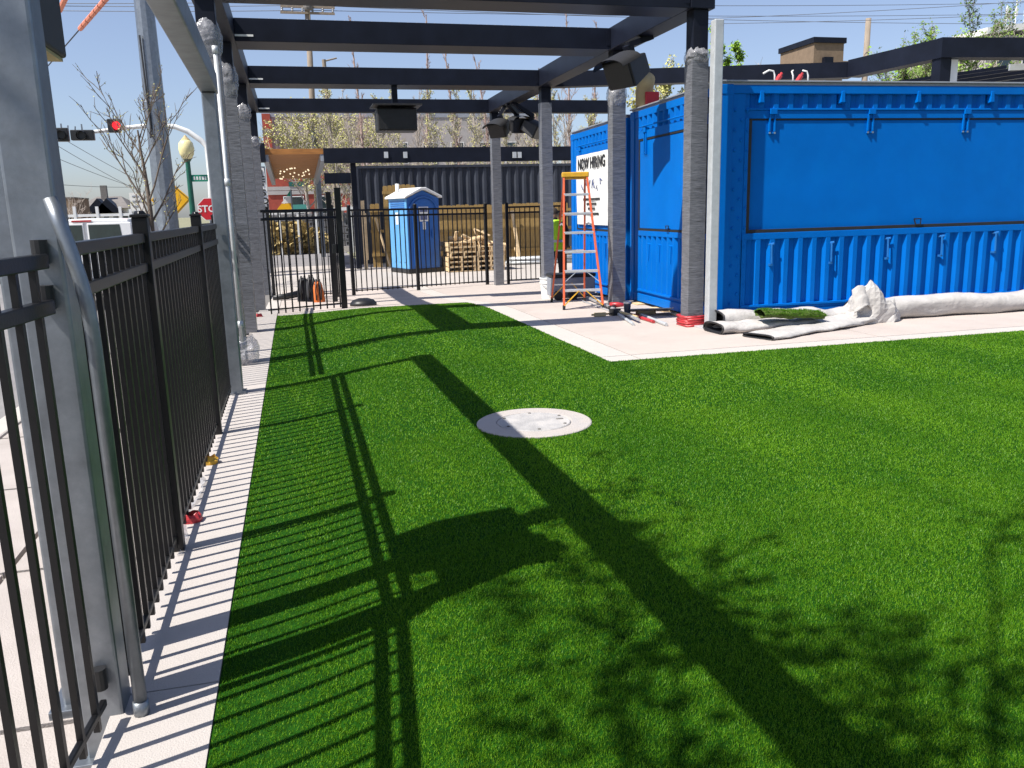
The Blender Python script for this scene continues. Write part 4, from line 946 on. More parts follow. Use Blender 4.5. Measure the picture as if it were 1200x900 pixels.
t = thing('pipe_stack', 'low stack of pale pipes lying before the board fence', 'pipes', (XA(594, 25), 25.3, -.12))
for k in range(6): obj('pipe', MB().tube([(.0+.04*k, .14*(k % 3), .06+.11*(k//3)), (2.2+.05*k, .14*(k % 3), .06+.11*(k//3))], .055, 10), 'galv_pale', t, smooth=True)
# dark container
YC = 28.6; x0, x1 = XA(419, YC), XA(672, YC); zt_ = AT(540, 193, YC).z
t = thing('shipping_container', 'charcoal corrugated shipping container behind the board fence', 'container', (x0, YC, -.1))
m = corr(.1, x1-x0-.1, .15, zt_+.02, .05, .285); obj('corrugated_side', m, 'dark_container', t)
for a_, b_ in ((0, .1), (x1-x0-.1, x1-x0)): obj('corner_post', MB().box(a_, b_, -.03, .12, 0, zt_+.1), 'dark_container', t)
obj('top_rail', MB().box(.1, x1-x0-.1, -.03, .10, zt_+.02, zt_+.1), 'dark_container', t); obj('bottom_rail', MB().box(.1, x1-x0-.1, -.03, .10, 0, .15), 'dark_container', t)
obj('end_wall', MB().box(.02, .06, .12, 2.4, 0, zt_+.08), 'dark_container', t); obj('roof', MB().box(.06, x1-x0, .1, 2.4, zt_+.02, zt_+.09), 'roofgrey', t)
# canopy and beam frame left of it
YB = 26.2
zb0, zb1 = AT(520, 189.5, YB).z, AT(520, 172.5, YB).z
t = thing('black_frame', 'long black steel beam frame in front of the charcoal container', 'steel frame', (XA(384, YB), YB, 0), world=True)
obj('long_beam', MB().box(XA(384, YB), XA(700, YB), YB, YB+.2, zb0, zb1), 'steel_dark', t)
for px_ in (452.5, 475, 603, 609): q = AT(px_, 181.5, YB-.03); obj('outlet_box', MB().box(q.x-.06, q.x+.06, YB-.04, YB-.002, q.z-.09, q.z+.09), 'galv_pale', t)
obj('post', MB().box(XA(415, YB), XA(415, YB)+.16, YB+.3, YB+.46, -.15, zb0+.1), 'steel_dark', t); obj('post', MB().box(XA(694, YB), XA(694, YB)+.16, YB+.02, YB+.18, -.15, zb0), 'steel_dark', t)
zc0 = AT(350, 179, YB).z
t = thing('timber_canopy', 'orange board canopy roof with string lights on grey posts', 'canopy', (XA(316, YB), YB, 0), world=True)
xa_, xb_ = XA(317, YB), XA(383, YB); Yb_ = 35.0; zc1_ = AT(350, 209, Yb_).z
nb_ = 14; 
for k in range(nb_):
    f0, f1 = k/nb_, (k+.94)/nb_
    ya_, yb_ = YB+.15+(Yb_-YB)*f0, YB+.15+(Yb_-YB)*f1; za_, zb_2 = zc0+(zc1_-zc0)*f0, zc0+(zc1_-zc0)*f1
    obj('board', MB().prism([(xa_, ya_, za_), (xb_, ya_, za_), (xb_, yb_, zb_2), (xa_, yb_, zb_2)], (0, 0, .04)), 'wood_orange', t)
obj('fascia', MB().box(xa_-.02, xb_+.02, YB+.09, YB+.13, zc0-.04, zc0+.12), 'wood_orange', t)
for xx in (xa_, xb_): obj('side_beam', MB().bar((xx, YB+.1, zc0-.12), (xx, Yb_+.2, zc1_-.12), .14, .24), 'roofgrey', t)
obj('head_block', MB().box(XA(305, YB), XA(316.5, YB), YB-.1, YB+.3, AT(310, 190, YB).z, AT(310, 168, YB).z), 'steel_dark', t)
obj('back_beam', MB().box(XA(383, Yb_), XA(414, Yb_), Yb_, Yb_+.2, AT(400, 215, Yb_).z, AT(400, 202.5, Yb_).z), 'steel_dark', t)
for px_, Y in ((311, YB), (376, Yb_)): obj('post', MB().box(XA(px_, Y)-.09, XA(px_, Y)+.09, Y, Y+.18, -.2, AT(px_, 195, Y).z), 'galv', t)
rnd = random.Random(9)
for k in range(22):
    f = rnd.uniform(.45, .98); z = zc0+(zc1_-zc0)*f-.06; o_ = obj('bulb', MB().lathe([(.001, -.03), (.028, -.01), (.028, .01), (.001, .03)], (rnd.uniform(xa_+.2, xb_-.2), YB+(Yb_-YB)*f, z), 6), 'bulb', t)
# hanging vertical sign
t = thing('vertical_sign', 'white pointed vertical sign with black letters on the canopy post', 'sign', (XA(311, YB-.2), YB-.25, 0), world=True)
s0, s1 = AT(301, 195, YB-.25), AT(313.5, 250, YB-.25); xl_, xr_ = s0.x, s1.x; xm_ = (xl_+xr_)/2+.05
obj('board', MB().prism([(xl_, YB-.25, s0.z), (xr_, YB-.25, s0.z-.05), (xr_+.06, YB-.25, s1.z+.35), (xm_+.1, YB-.25, s1.z+.45-.4), (xl_+.05, YB-.25, s1.z+.38)], (0, .05, 0)), 'white', t)
ltr = MB(); zz = s0.z-.1
for ch, dz_ in (('I', .1), ('E', .28), ("'", .5), ('S', .66), ('O', .9), ('U', 1.08)):
    MTs = Matrix.Translation(V((xm_-.03+.03*dz_, YB-.262, s0.z-.10-dz_*.98))) @ Matrix.Rotation(math.radians(90), 4, 'X')
    q_ = text(ch, .24, MTs, 'ink', t, 'letter', .004, .008, 1.2); off_ = WLOC[t.name]
    q_.data.transform(Matrix.Translation(-off_))
# flag
t = thing('pennant_flag', 'green white and orange feather flag behind the yard fence', 'flag', (XA(343, 33), 33, -.15))
fz = lambda py_: AT(343, py_, 33).z+.15
obj('pole', MB().tube([(0, 0, 0), (0, 0, fz(222))], .03, 8), 'galv', t)
for (a_, b_, wa, wb_, mm) in ((222, 230, .02, .16, 'sign_green'), (230, 238, .16, .32, 'white'), (238, 249, .32, .55, 'sign_yellow')):
    obj('stripe', MB().prism([(0, 0, fz(a_)), (-wa*1.2, 0, fz(a_)-.02), (-wb_*1.2, .02, fz(b_)), (0, 0, fz(b_))], (0, .012, 0)), mm, t)
# decorative block wall, planting and white rail by the cross street
YW = 40.0
t = thing('garden_wall', 'dark pierced block wall beyond the parking lot', 'wall', (XA(300, YW), YW, -.2))
wz1 = AT(370, 250, YW).z+.2; wz0 = AT(370, 284, YW).z+.2
n_ = 0; bo = None
wl = XA(432, YW)-XA(318, YW)
cols_ = int(wl/.40); rows_n = 5; hh = (wz1-.25)/rows_n
for i in range(cols_):
    for j in range(rows_n):
        if bo is None:
            m = MB().box(0, .36, 0, .2, 0, .07).box(0, .36, 0, .2, hh-.10, hh-.04).box(0, .07, .002, .198, .07, hh-.10).box(.29, .36, .002, .198, .07, hh-.10).box(.14, .22, .01, .19, .07, hh-.10); bo = obj('block', m, 'wall_block', t); bo.location = (i*.40+XA(318, YW)-XA(300, YW), 0, .25+j*hh)
        else: inst(bo, (i*.40+XA(318, YW)-XA(300, YW), 0, .25+j*hh), t)
obj('backing', MB().box(XA(318, YW)-XA(300, YW), XA(432, YW)-XA(300, YW), .24, .3, 0, wz1), 'grey_wall', t); obj('footing', MB().box(XA(300, YW)-XA(300, YW), XA(432, YW)-XA(300, YW), -.15, .22, 0, .25), 'band', t)
t = thing('guard_rail', 'white top rail above the dark pierced wall', 'railing', (XA(308, 38), 38, -.15), world=True)
ra, rb = AT(305, 250.5, 38), AT(432, 243, 38)
obj('rail', MB().bar(ra, rb, .10, .14), 'white', t)
for k in range(7): q = ra.lerp(rb, k/6); obj('post', MB().box(q.x-.04, q.x+.04, q.y-.04, q.y+.04, -.16, q.z-.07), 'white', t)
def bush(label, c, r, h_, m_, n_, seed, leaf=.12, mb_=None, core='bark'):
    t_ = thing('shrub', label, 'shrub', c); rnd_ = random.Random(seed); m__ = MB(); st_ = MB()
    for _ in range(n_):
        a_ = rnd_.uniform(0, 6.283); rr = r*math.sqrt(rnd_.random()); z_ = rnd_.random()**.8*h_*(1-.4*(rr/r)**2)*(.8+.3*noise.noise(V((math.cos(a_)*2+seed, math.sin(a_)*2, rr))))
        p_ = V((rr*math.cos(a_), rr*math.sin(a_), z_)); d1 = V((rnd_.uniform(-1, 1), rnd_.uniform(-1, 1), rnd_.uniform(-.3, 1))).normalized()*leaf; d2 = d1.orthogonal().normalized()*leaf*.35
        m__.add([p_, p_+d1*.5+d2, p_+d1, p_+d1*.5-d2], [(0, 1, 2, 3)])
    for _ in range(9): a_ = rnd_.uniform(0, 6.283); st_.tube([(0, 0, 0), (r*.5*math.cos(a_), r*.5*math.sin(a_), h_*.7)], [.03, .01], 5)
    obj('stems', st_, core, t_); obj('foliage', m__, m_, t_); return t_
q = AT(335, 270, 39); bush('dry straw coloured ornamental grass before the pierced wall', (q.x, 39, -.15), 1.0, 1.55, 'straw', 1600, 1, .35)
q = AT(348, 270, 39); bush('second straw coloured ornamental grass clump by the wall', (q.x+.4, 39.2, -.15), .9, 1.4, 'straw', 1400, 2, .35)
q = AT(308, 240, 44); bush('green shrub beside the canopy sign', (q.x-.3, 44, -.1), 1.1, 2.2, 'leaf_yellow', 1200, 3, .2)

# ================================================================ BUILDINGS
def win(t_, x, z, w_, h_, y_=-.02):
    f_ = obj('window', MB().box(x, x+w_, y_-.04, y_, z, z+h_), 'white', t_); obj('pane', MB().box(x+.06, x+w_-.06, y_-.046, y_-.041, z+.06, z+h_-.06), 'glass', f_)
Y = 62; x0 = XA(316, Y); x1 = XA(470, Y)
t = thing('brick_building', 'low red brick building with grey bands and teal awning beyond the lot', 'building', (x0, Y, -.1))
hb = AT(360, 203, Y).z; obj('wall', MB().box(0, x1-x0, 0, 8, 0, hb), 'brick_far', t)
for z in (AT(350, 219, Y).z, AT(350, 224, Y).z): obj('band', MB().box(-.02, x1-x0+.02, -.08, -.002, z-.12, z+.14), 'grey_wall', t)
obj('sign_board', MB().box(XA(341, Y)-x0, XA(362, Y)-x0, -.12, -.05, AT(350, 216.5, Y).z, AT(350, 211, Y).z), 'teal', t)
for k in range(5): win(t, 1.0+k*2.3, 1.2, 1.4, 1.7)
obj('awning', MB().prism([(XA(336, Y)-x0, -.1, AT(350, 238, Y).z), (XA(336, Y)-x0, -1.6, AT(350, 246.5, Y).z), (XA(336, Y)-x0, -1.5, AT(350, 248, Y).z), (XA(336, Y)-x0, -.1, AT(350, 247, Y).z)], (XA(362, Y)-XA(336, Y), 0, 0)), 'teal', t)
Y = 70; x0 = XA(316, Y); x1 = XA(640, Y); hb = AT(400, 136, Y).z
t = thing('grey_building', 'tall grey building with a red brick corner behind the trees', 'building', (x0, Y, -.1))
obj('wall', MB().box(.6, x1-x0, 0, 12, 0, hb), 'grey_wall', t); obj('corner_pier', MB().box(0, .62, -.3, 12, 0, hb+.25), 'brick_far', t)
for k in range(3): obj('pier_band', MB().box(-.03, .65, -.34, -.301, hb-1.2-k*2.2, hb-.9-k*2.2), 'joint', t)
obj('parapet', MB().box(.62, x1-x0, -.06, .3, hb, hb+.3), 'roofgrey', t)
for i in range(9):
    for j in range(2): win(t, 3.2+i*2.3, 2.0+j*3.4, 1.1, 1.7)
for k in range(3): obj('fin', MB().box(.62, .75, -1.4, 0, hb-.9-k*2.2, hb-.3-k*2.2), 'brick_far', t)
Y = 45; x0 = XA(945, Y); x1 = XA(978.5, Y)
t = thing('parapet_wall', 'brown parapet stub with dark coping and wall lamp beyond the container roof', 'building', (x0, Y, -.1)); h1 = AT(960, 48, Y).z
obj('wall', MB().box(0, x1-x0, 0, 3.5, 0, h1), 'brown_wall', t); obj('coping', MB().box(-.1, x1-x0+.1, -.1, 3.6, h1, h1+.3), 'steel_dark', t)
obj('wall_lamp', MB().box(.55, 1.1, -.3, -.01, h1-1.2, h1-.8), 'steel_dark', t); obj('drain_pipe', MB().tube([(.75, -.06, h1-1), (.75, -.06, 1)], .06, 8), 'galv', t)
Y = 60; x0 = XA(1140, Y); h1 = AT(1180, 40, Y).z
t = thing('office_building', 'white flat-roofed building with antennas beyond the dark frame', 'building', (x0, Y, -.1))
obj('wall', MB().box(0, 16, 0, 10, 0, h1), 'grey_wall', t); rl = obj('roof_edge', MB().prism([(-.4, -.3, h1), (16, -.3, h1+2.0), (16, -.3, h1+2.5), (-.4, -.3, h1+.5)], (0, 10.5, 0)), 'white', t)
for k in range(6): obj('antenna', MB().tube([(2.0+k*.9, .4, h1+.6), (2.0+k*.9, .4, h1+2.4+(k % 3)*.6)], .05, 6).box(1.9+k*.9, 2.1+k*.9, .3, .42, h1+1.6, h1+2.2), 'white', rl)
for k in range(5): win(t, 1+k*2.5, h1-2.6, 1.5, 1.5)
Y = 95; x0 = XA(86, Y); x1 = XA(153, Y)
t = thing('long_house', 'low building with grey hipped roof and dark gables across the street', 'building', (x0, Y, -.1)); h0, h1 = AT(120, 243, Y).z, AT(120, 235, Y).z
obj('wall', MB().box(.3, x1-x0-.3, .3, 9, 0, h0), 'white', t)
obj('roof', MB().add([(0, -.3, h0), (x1-x0, -.3, h0), (x1-x0, 9.5, h0), (0, 9.5, h0), (1.5, 4.5, h1+.6), (x1-x0-1.5, 4.5, h1+.6)], [(0, 1, 5, 4), (1, 2, 5), (2, 3, 4, 5), (3, 0, 4)]), 'shingle', t)
for xx in (XA(117, Y)-x0, XA(128, Y)-x0): obj('gable', MB().prism([(xx-1.4, -.6, h0-.5), (xx+1.4, -.6, h0-.5), (xx, -.6, h0+1.0)], (0, 2, 0)), 'steel_dark', t)
obj('chimney', MB().box(XA(117, Y)-x0-.3, XA(117, Y)-x0+.3, 3, 3.6, h1, h1+1.7), 'joint', t)
for k in range(7): win(t, .9+k*.9, h0-1.3, .6, .8, .28)
Y = 80; t = thing('brick_house', 'small brown brick building at the street end', 'building', (XA(68, Y), Y, -.1)); obj('wall', MB().box(0, XA(87, Y)-XA(68, Y), 0, 6, 0, AT(80, 231, Y).z), 'brown_wall', t); obj('parapet', MB().box(-.05, XA(87, Y)-XA(68, Y)+.05, -.05, 6, AT(80, 231, Y).z, AT(80, 229.5, Y).z), 'joint', t); win(t, .5, 1, .8, 1)

# ================================================================ STREET FURNITURE
Y = 24.3
t = thing('steel_pole', 'thick grey tapered steel pole rising behind the bare street tree', 'pole', (XA(196, Y)-.02, Y, -.1))
obj('shaft', MB().tube([(0, 0, 0), (0, 0, 4.6), (0, 0, 9.5)], [.30, .255, .21], 12), 'galv', t); obj('strap', MB().tube([(0, 0, 4.6), (0, 0, 4.66)], .262, 12), 'roofgrey', t)
obj('cable', MB().tube([(-.15, -.25, 6.2), (-.12, -.255, 4.0), (-.15, -.27, 3.7)], .025, 6), 'cable', t); obj('base_flange', MB().lathe([(.42, 0), (.42, .06), (.31, .07)], n=12), 'galv', t)
Y = 40
t = thing('traffic_signal', 'white curved traffic signal mast with red light over the street', 'traffic light', (XA(247, Y), Y, -.15), world=True)
bx_ = XA(247, Y); pts = [V((bx_, Y, -.15)), AT(246.5, 200, Y), AT(243, 172, Y), AT(236, 165, Y), AT(220, 154, Y), AT(205, 148.5, Y), AT(183, 146.5, Y), AT(150, 149.5, Y), AT(115, 154, Y), AT(83, 157.5, Y)]
obj('mast', MB().tube(pts, [.16, .14, .13, .12, .12, .11, .10, .09, .075, .06], 10), 'white', t, smooth=True)
def sig(px_, py_, lit, rz_, hor=False):
    c_ = AT(px_, py_, Y-.1); m_ = MB().obox(c_, (.9 if hor else .5, .3, .42 if hor else .55)); h_ = obj('signal_head', m_, 'lamp_off', t, bevel=.03)
    m_ = MB().tube([c_+V((.12 if lit else 0, -.16, 0)), c_+V((.12 if lit else 0, -.19, 0))], .17, 14); obj('lens', m_, 'red_lamp' if lit else 'lamp_off', h_)
    obj('visor', MB().tube([c_+V((.12 if lit else 0, -.17, 0)), c_+V((.12 if lit else 0, -.40, -.03))], .19, 14, caps=False), 'lamp_off', h_)
    obj('clamp', MB().bar(c_+V((0, 0, .2)), c_+V((0, 0, .45)), .05, .05), 'galv', h_)
sig(134, 147.5, True, 0); sig(97, 158.5, False, 0, True); sig(73, 158, False, 0)
obj('camera_stub', MB().tube([AT(79.5, 155, Y), AT(79.5, 147, Y)], .03, 6).tube([AT(88, 154, Y), AT(88, 148, Y)], .03, 6), 'galv', t)
Y = 26
t = thing('street_lamp', 'green post-top lamp with amber globe beside the stop sign', 'street lamp', (XA(226, Y), Y, -.15))
lz = lambda py_: AT(221, py_, Y).z+.15
obj('post', MB().lathe([(.16, 0), (.16, .5), (.10, .6), (.085, 1.2), (.065, lz(190)), (.12, lz(186.5))], n=16), 'green_post', t, smooth=False)
obj('globe', MB().lathe([(.11, lz(187)), (.19, lz(181)), (.215, lz(174)), (.19, lz(167.5)), (.11, lz(163.5))], n=20), 'globe', t, smooth=True); obj('finial', MB().lathe([(.12, lz(163.6)), (.06, lz(161)), (.02, lz(158.5))], n=12), 'cardboard', t)
sg = obj('street_sign', MB().box(.07, .5, -.02, .02, lz(213), lz(205)), 'sign_green', t)
text('ARMOUR', .12, Matrix.Translation(V((.285, -.024, lz(209)))) @ Matrix.Rotation(math.radians(90), 4, 'X'), 'white', sg, 'lettering', .001) if False else None
obj('sign_print', MB().box(.11, .16, -.023, -.0205, lz(211), lz(207)).box(.19, .24, -.023, -.0205, lz(211), lz(207)).box(.27, .31, -.023, -.0205, lz(211), lz(207)).box(.34, .40, -.023, -.0205, lz(211), lz(207)).box(.42, .46, -.023, -.0205, lz(211), lz(207)), 'white', sg)
Y = 29
t = thing('stop_sign', 'red octagonal stop sign partly hidden by the wrapped post', 'sign', (XA(246, Y), Y, -.15)); c_ = AT(246, 245, Y); zc_ = c_.z+.15
oc = [(.385*math.cos(math.pi/8+k*math.pi/4), -.03, zc_+.385*math.sin(math.pi/8+k*math.pi/4)) for k in range(8)]; oc2 = [(x_*.93, -.036, zc_+(z_-zc_)*.93) for x_, y_, z_ in oc]
pl = obj('border', MB().prism(oc, (0, .02, 0)), 'white', t); fc = obj('face', MB().prism(oc2, (0, .005, 0)), 'sign_red', t); obj('post', MB().box(-.03, .03, 0, .05, 0, zc_+.35), 'galv', t)
text('STOP', .30, Matrix.Translation(V((0, -.042, zc_))) @ Matrix.Rotation(math.radians(90), 4, 'X'), 'white', fc, 'lettering', .002, .006)
Y = 30
t = thing('warning_sign', 'yellow diamond warning sign behind the thick grey pole', 'sign', (XA(202, Y), Y, -.15)); c_ = AT(202, 234, Y); zc_ = c_.z+.15
obj('plate', MB().prism([(0, 0, zc_-.62), (.62, 0, zc_), (0, 0, zc_+.62), (-.62, 0, zc_)], (0, .02, 0)), 'sign_yellow', t); obj('border', MB().tube([(0, -.01, zc_-.56), (.56, -.01, zc_), (0, -.01, zc_+.56), (-.56, -.01, zc_), (0, -.01, zc_-.56)], .012, 4), 'ink', t); obj('post', MB().box(-.03, .03, .021, .07, 0, zc_+.5), 'galv', t)
Y = 75
t = thing('sign_board', 'white roadside business sign panel beyond the white rails', 'sign', (XA(151, Y), Y, -.15), world=True)
a_, b_ = AT(151, 226, Y), AT(170, 247.5, Y); obj('panel', MB().box(a_.x, b_.x, Y, Y+.3, b_.z, a_.z), 'white', t)
for k in range(4): obj('print_line', MB().box(a_.x+.2, a_.x+.7+.2*(k % 2), Y-.02, Y-.001, a_.z-.35-k*.4, a_.z-.22-k*.4), 'roofgrey', t)
for x_ in (a_.x+.2, b_.x-.2): obj('post', MB().box(x_-.08, x_+.08, Y+.05, Y+.25, -.15, b_.z), 'white', t)
Y = 36
t = thing('rail_fence', 'white rail fence across the street behind the van', 'fence', (XA(60, Y), Y, -.15), world=True)
a_, b_ = AT(60, 253.5, Y), AT(168, 251, Y); obj('rail', MB().bar(a_, b_, .08, .10), 'white', t); obj('rail', MB().bar(a_-V((0, 0, .42)), b_-V((0, 0, .42)), .08, .10), 'white', t)
for px_ in (66, 87.5, 114, 141, 153, 163): q = AT(px_, 248, Y); obj('post', MB().box(q.x-.05, q.x+.05, Y-.06, Y+.06, -.15, AT(px_, 242 if px_ < 150 else 245, Y).z), 'white', t)
# van
Yv = 19.3; xc = XA(98.5, Yv)
t = thing('parked_van', 'white van parked at the kerb beyond the picket fence', 'van', (xc, Yv, -.16)); HV = AT(98, 256, Yv).z+.16
sec = [(.0, 0, .45), (.93, 0, .45), (.99, 0, .8), (.98, 0, 1.1), (.90, 0, HV-.14), (.82, 0, HV-.03), (.0, 0, HV)]
prof = [(x_, z_) for x_, _, z_ in sec]+[(-x_, z_) for x_, _, z_ in sec[-2:0:-1]]
rows = []
for yy, sx_, dz_ in ((-.02, .97, -.03), (.0, .99, -.01), (.12, 1, 0), (2.5, 1, 0), (3.4, .98, -.02), (3.9, .94, -.28), (4.5, .95, -.75), (4.9, .9, -.9)):
    rows.append([(x_*sx_, yy, z_+(dz_ if z_ > 1.1 else (0 if dz_ > -.3 else min(0, dz_+.6)))) for x_, z_ in prof+prof[:1]])
m = MB().grid(rows); m.f.append(tuple(range(len(prof)))[::-1]); m.f.append(tuple(len(m.v)-len(prof)-1+i for i in range(len(prof))))
bd = obj('body', m, 'paint_white', t, bevel=.02)
zw0, zw1 = AT(110, 286, Yv).z+.16, AT(110, 263.5, Yv).z+.16
for s_ in (-1, 1):
    dq = obj('rear_door', MB().box(min(s_*.03, s_*.88), max(s_*.03, s_*.88), -.055, -.028, .5, HV-.10), 'paint_white', t, bevel=.02)
    wx0, wx1 = (.06, .66)
    obj('window', MB().prism([(s_*wx0, -.06, zw0), (s_*(wx1+.04), -.06, zw0), (s_*wx1, -.06, zw1), (s_*wx0, -.06, zw1)], (0, .006, 0)), 'glass', dq)
    obj('tail_light', MB().box(min(s_*.86, s_*.96), max(s_*.86, s_*.96), -.06, -.02, .8, 1.15), 'red', t)
    obj('side_window', MB().prism([(s_*.965, .35, zw0), (s_*.965, 1.5, zw0), (s_*.92, 1.5, zw1-.02), (s_*.92, .42, zw1-.02)], (s_*.006, 0, .0)), 'glass', t)
    for yy in (.9, 3.9): wh = obj('wheel', MB().tube([(s_*.72, yy, .34), (s_*.98, yy, .34)], .34, 20), 'black_plastic', t); obj('rim', MB().tube([(s_*.981, yy, .34), (s_*.99, yy, .34)], .2, 16), 'alu', wh)
obj('brake_light', MB().box(-.25, .12, -.05, -.01, HV-.07, HV-.035), 'red', t); obj('bumper', MB().box(-.98, .98, -.14, -.03, .38, .56), 'roofgrey', t, bevel=.02)
obj('plate', MB().box(-.26, .26, -.064, -.056, .72, .86), 'white', t)

# utility poles and lines
Y = 52
t = thing('utility_pole', 'wooden utility pole with crossarms and insulators above the canopy', 'utility pole', (XA(370, Y), Y, -.2), world=True)
b0, b1 = AT(371.5, 240, Y), AT(358, -30, Y); b0.z = -.2
obj('pole', MB().tube([b0, b1], [.20, .15], 10), 'wood_pole', t, smooth=True)
for py_ in (1, 9, 16):
    q = AT(360.5, py_, Y); ca = obj('crossarm', MB().box(q.x-1.5, q.x+1.5, Y-.22, Y-.1, q.z-.06, q.z+.06), 'wood_pole', t)
    for k in range(6): x_ = q.x-1.4+k*.56; obj('insulator', MB().lathe([(.03, 0), (.07, .05), (.05, .12), (.08, .16), (.03, .25)], (x_, Y-.16, q.z+.06), 8), 'roofgrey', ca)
obj('hardware', MB().lathe([(.2, 0), (.24, .1), (.24, .5), (.18, .6)], (AT(360.5, 12, Y).x, Y-.45, AT(360.5, 14, Y).z), 10), 'joint', t)
Y = 50
t = thing('metal_pole', 'slim grey metal pole beside the wooden utility pole', 'pole', (XA(376, Y), Y, -.2)); obj('shaft', MB().tube([(0, 0, 0), (-.1, 0, AT(373, 150, Y).z+.2)], .14, 8), 'galv', t); obj('cap', MB().tube([(-.1, 0, AT(373, 150, Y).z+.2), (-.1, 0, AT(373, 149, Y).z+.2)], .16, 8), 'galv', t)
Y = 46
t = thing('metal_pole', 'thin dark pole rising in front of the pale trees', 'pole', (XA(395, Y), Y, -.2)); obj('shaft', MB().tube([(0, 0, 0), (-.15, 0, AT(392, 70, Y).z+.2)], .10, 8), 'wood_pole', t); obj('bracket', MB().tube([(-.15, 0, AT(392, 72, Y).z+.2), (.5, 0, AT(392, 68, Y).z+.2)], .04, 6), 'wood_pole', t)
Y = 55
t = thing('utility_pole', 'plain wooden pole top standing beyond the brown parapet', 'utility pole', (XA(1003, Y), Y, -.2)); obj('pole', MB().tube([(0, 0, 0), (.1, 0, AT(1003, 21, Y).z+.2)], [.24, .19], 10), 'wood_pole', t, smooth=True); obj('crossarm', MB().box(-3.2, 2.6, -.3, -.2, AT(1003, 75, Y).z+.2, AT(1003, 72.5, Y).z+.2), 'wood_pole', t)
def wire(label, a, b, sag, r=.018, m_='wire', n_=14):
    a, b = V(a), V(b); pts_ = [a.lerp(b, k/n_)-V((0, 0, sag*4*(k/n_)*(1-k/n_))) for k in range(n_+1)]
    o_ = obj('power_line', MB().tube(pts_, r, 5), m_); tag(o_, label, 'wire', 'overhead lines')
for k, (pl_, pc, pr_) in enumerate((((60, 4), (360, 1), (1210, 3)), ((60, 12.5), (360, 12), (1210, 16)), ((70, 7), (360, 6), (1210, 28)))):
    wire('overhead power line running to the wooden utility pole', AT(*pl_, 53), AT(*pc, 51.8), .05); wire('overhead power line running on past the pergola', AT(*pc, 51.8), AT(*pr_, 60), .25)
for k, (a_, b_) in enumerate((((820, 22), (1210, 1)), ((820, 28), (1210, 16)))): wire('thin overhead line beyond the blue containers', AT(*a_, 58), AT(*b_, 50), .1)
for a_, b_ in (((66, 170), (165, 225)), ((66, 185), (165, 222)), ((66, 216), (165, 219)), ((78, 165), (170, 215))): wire('thin overhead line beyond the street tree', AT(*a_, 70), AT(*b_, 90), .1, .02)
p0_, p1_ = AT(130, -8, 16), AT(40, 96, 22)
t = thing('guy_wire', 'slanting wire with striped orange guard sleeves above the street', 'wire', p0_, world=True); obj('wire', MB().tube([p0_, p1_], .012, 6), 'cable', t)
for k in range(7): obj('guard_sleeve', MB().tube([p0_.lerp(p1_, .02+k*.045), p0_.lerp(p1_, .058+k*.045)], .045, 8), 'sleeve', t)
p0_, p1_ = AT(78, -5, 16), AT(70, 12, 16.5); o = obj('guard_sleeve', MB().tube([p0_, p1_], .045, 8), 'sleeve'); tag(o, 'second striped orange guard sleeve beside the loudspeaker box', 'wire guard')

# roof clutter on the near container
def rooftop(x, yy): p_ = CRm @ V((x, yy, 0)) + C0; return V((p_.x, p_.y, C0.z+CH+.05))
for k, (px_, mm, lab) in enumerate(((923, 'white', 'white cable loop standing up from the container roof edge'), (945, 'white', 'short white cable stub on the container roof'), (963, 'white', 'bent white cable beside the red plugs on container roof'))):
    u_ = front_uv(px_, 92)[0]; b_ = rooftop(u_, .3); o = obj('cable_end', MB().tube([b_, b_+V((0, 0, .10)), b_+V((-.02, 0, .15)), b_+V((-.08 if k != 1 else 0, 0, .16))]+([b_+V((-.16, 0, .12))] if k == 0 else []), .011, 6), mm, smooth=True); tag(o, lab, 'cable')
for k, px_ in enumerate((927, 952)):
    b_ = rooftop(front_uv(px_, 92)[0], .3); o = obj('power_plug', MB().tube([b_+V((-.03, 0, .02)), b_+V((.03, 0, .10))], .03, 10).tube([b_+V((.03, 0, .10)), b_+V((.05, 0, .13))], .018, 8), 'red', smooth=False); tag(o, 'red power plug beside the white cable loop' if k == 0 else 'second red power plug on the container roof', 'plug')
b_ = rooftop(.12, left_vw(746, 118)[0]); t = thing('rain_cap', 'tan rounded vent cap with dark red flap behind the near container roof edge', 'vent', b_)
obj('hood', MB().tube([(0, 0, 0), (0, 0, .22), (0, -.05, .34), (-.0, -.16, .40)], [.13, .13, .13, .10], 14), 'cardboard', t, smooth=True); obj('flap', MB().box(-.06, .14, -.22, -.17, .02, .2), 'sign_red', t)
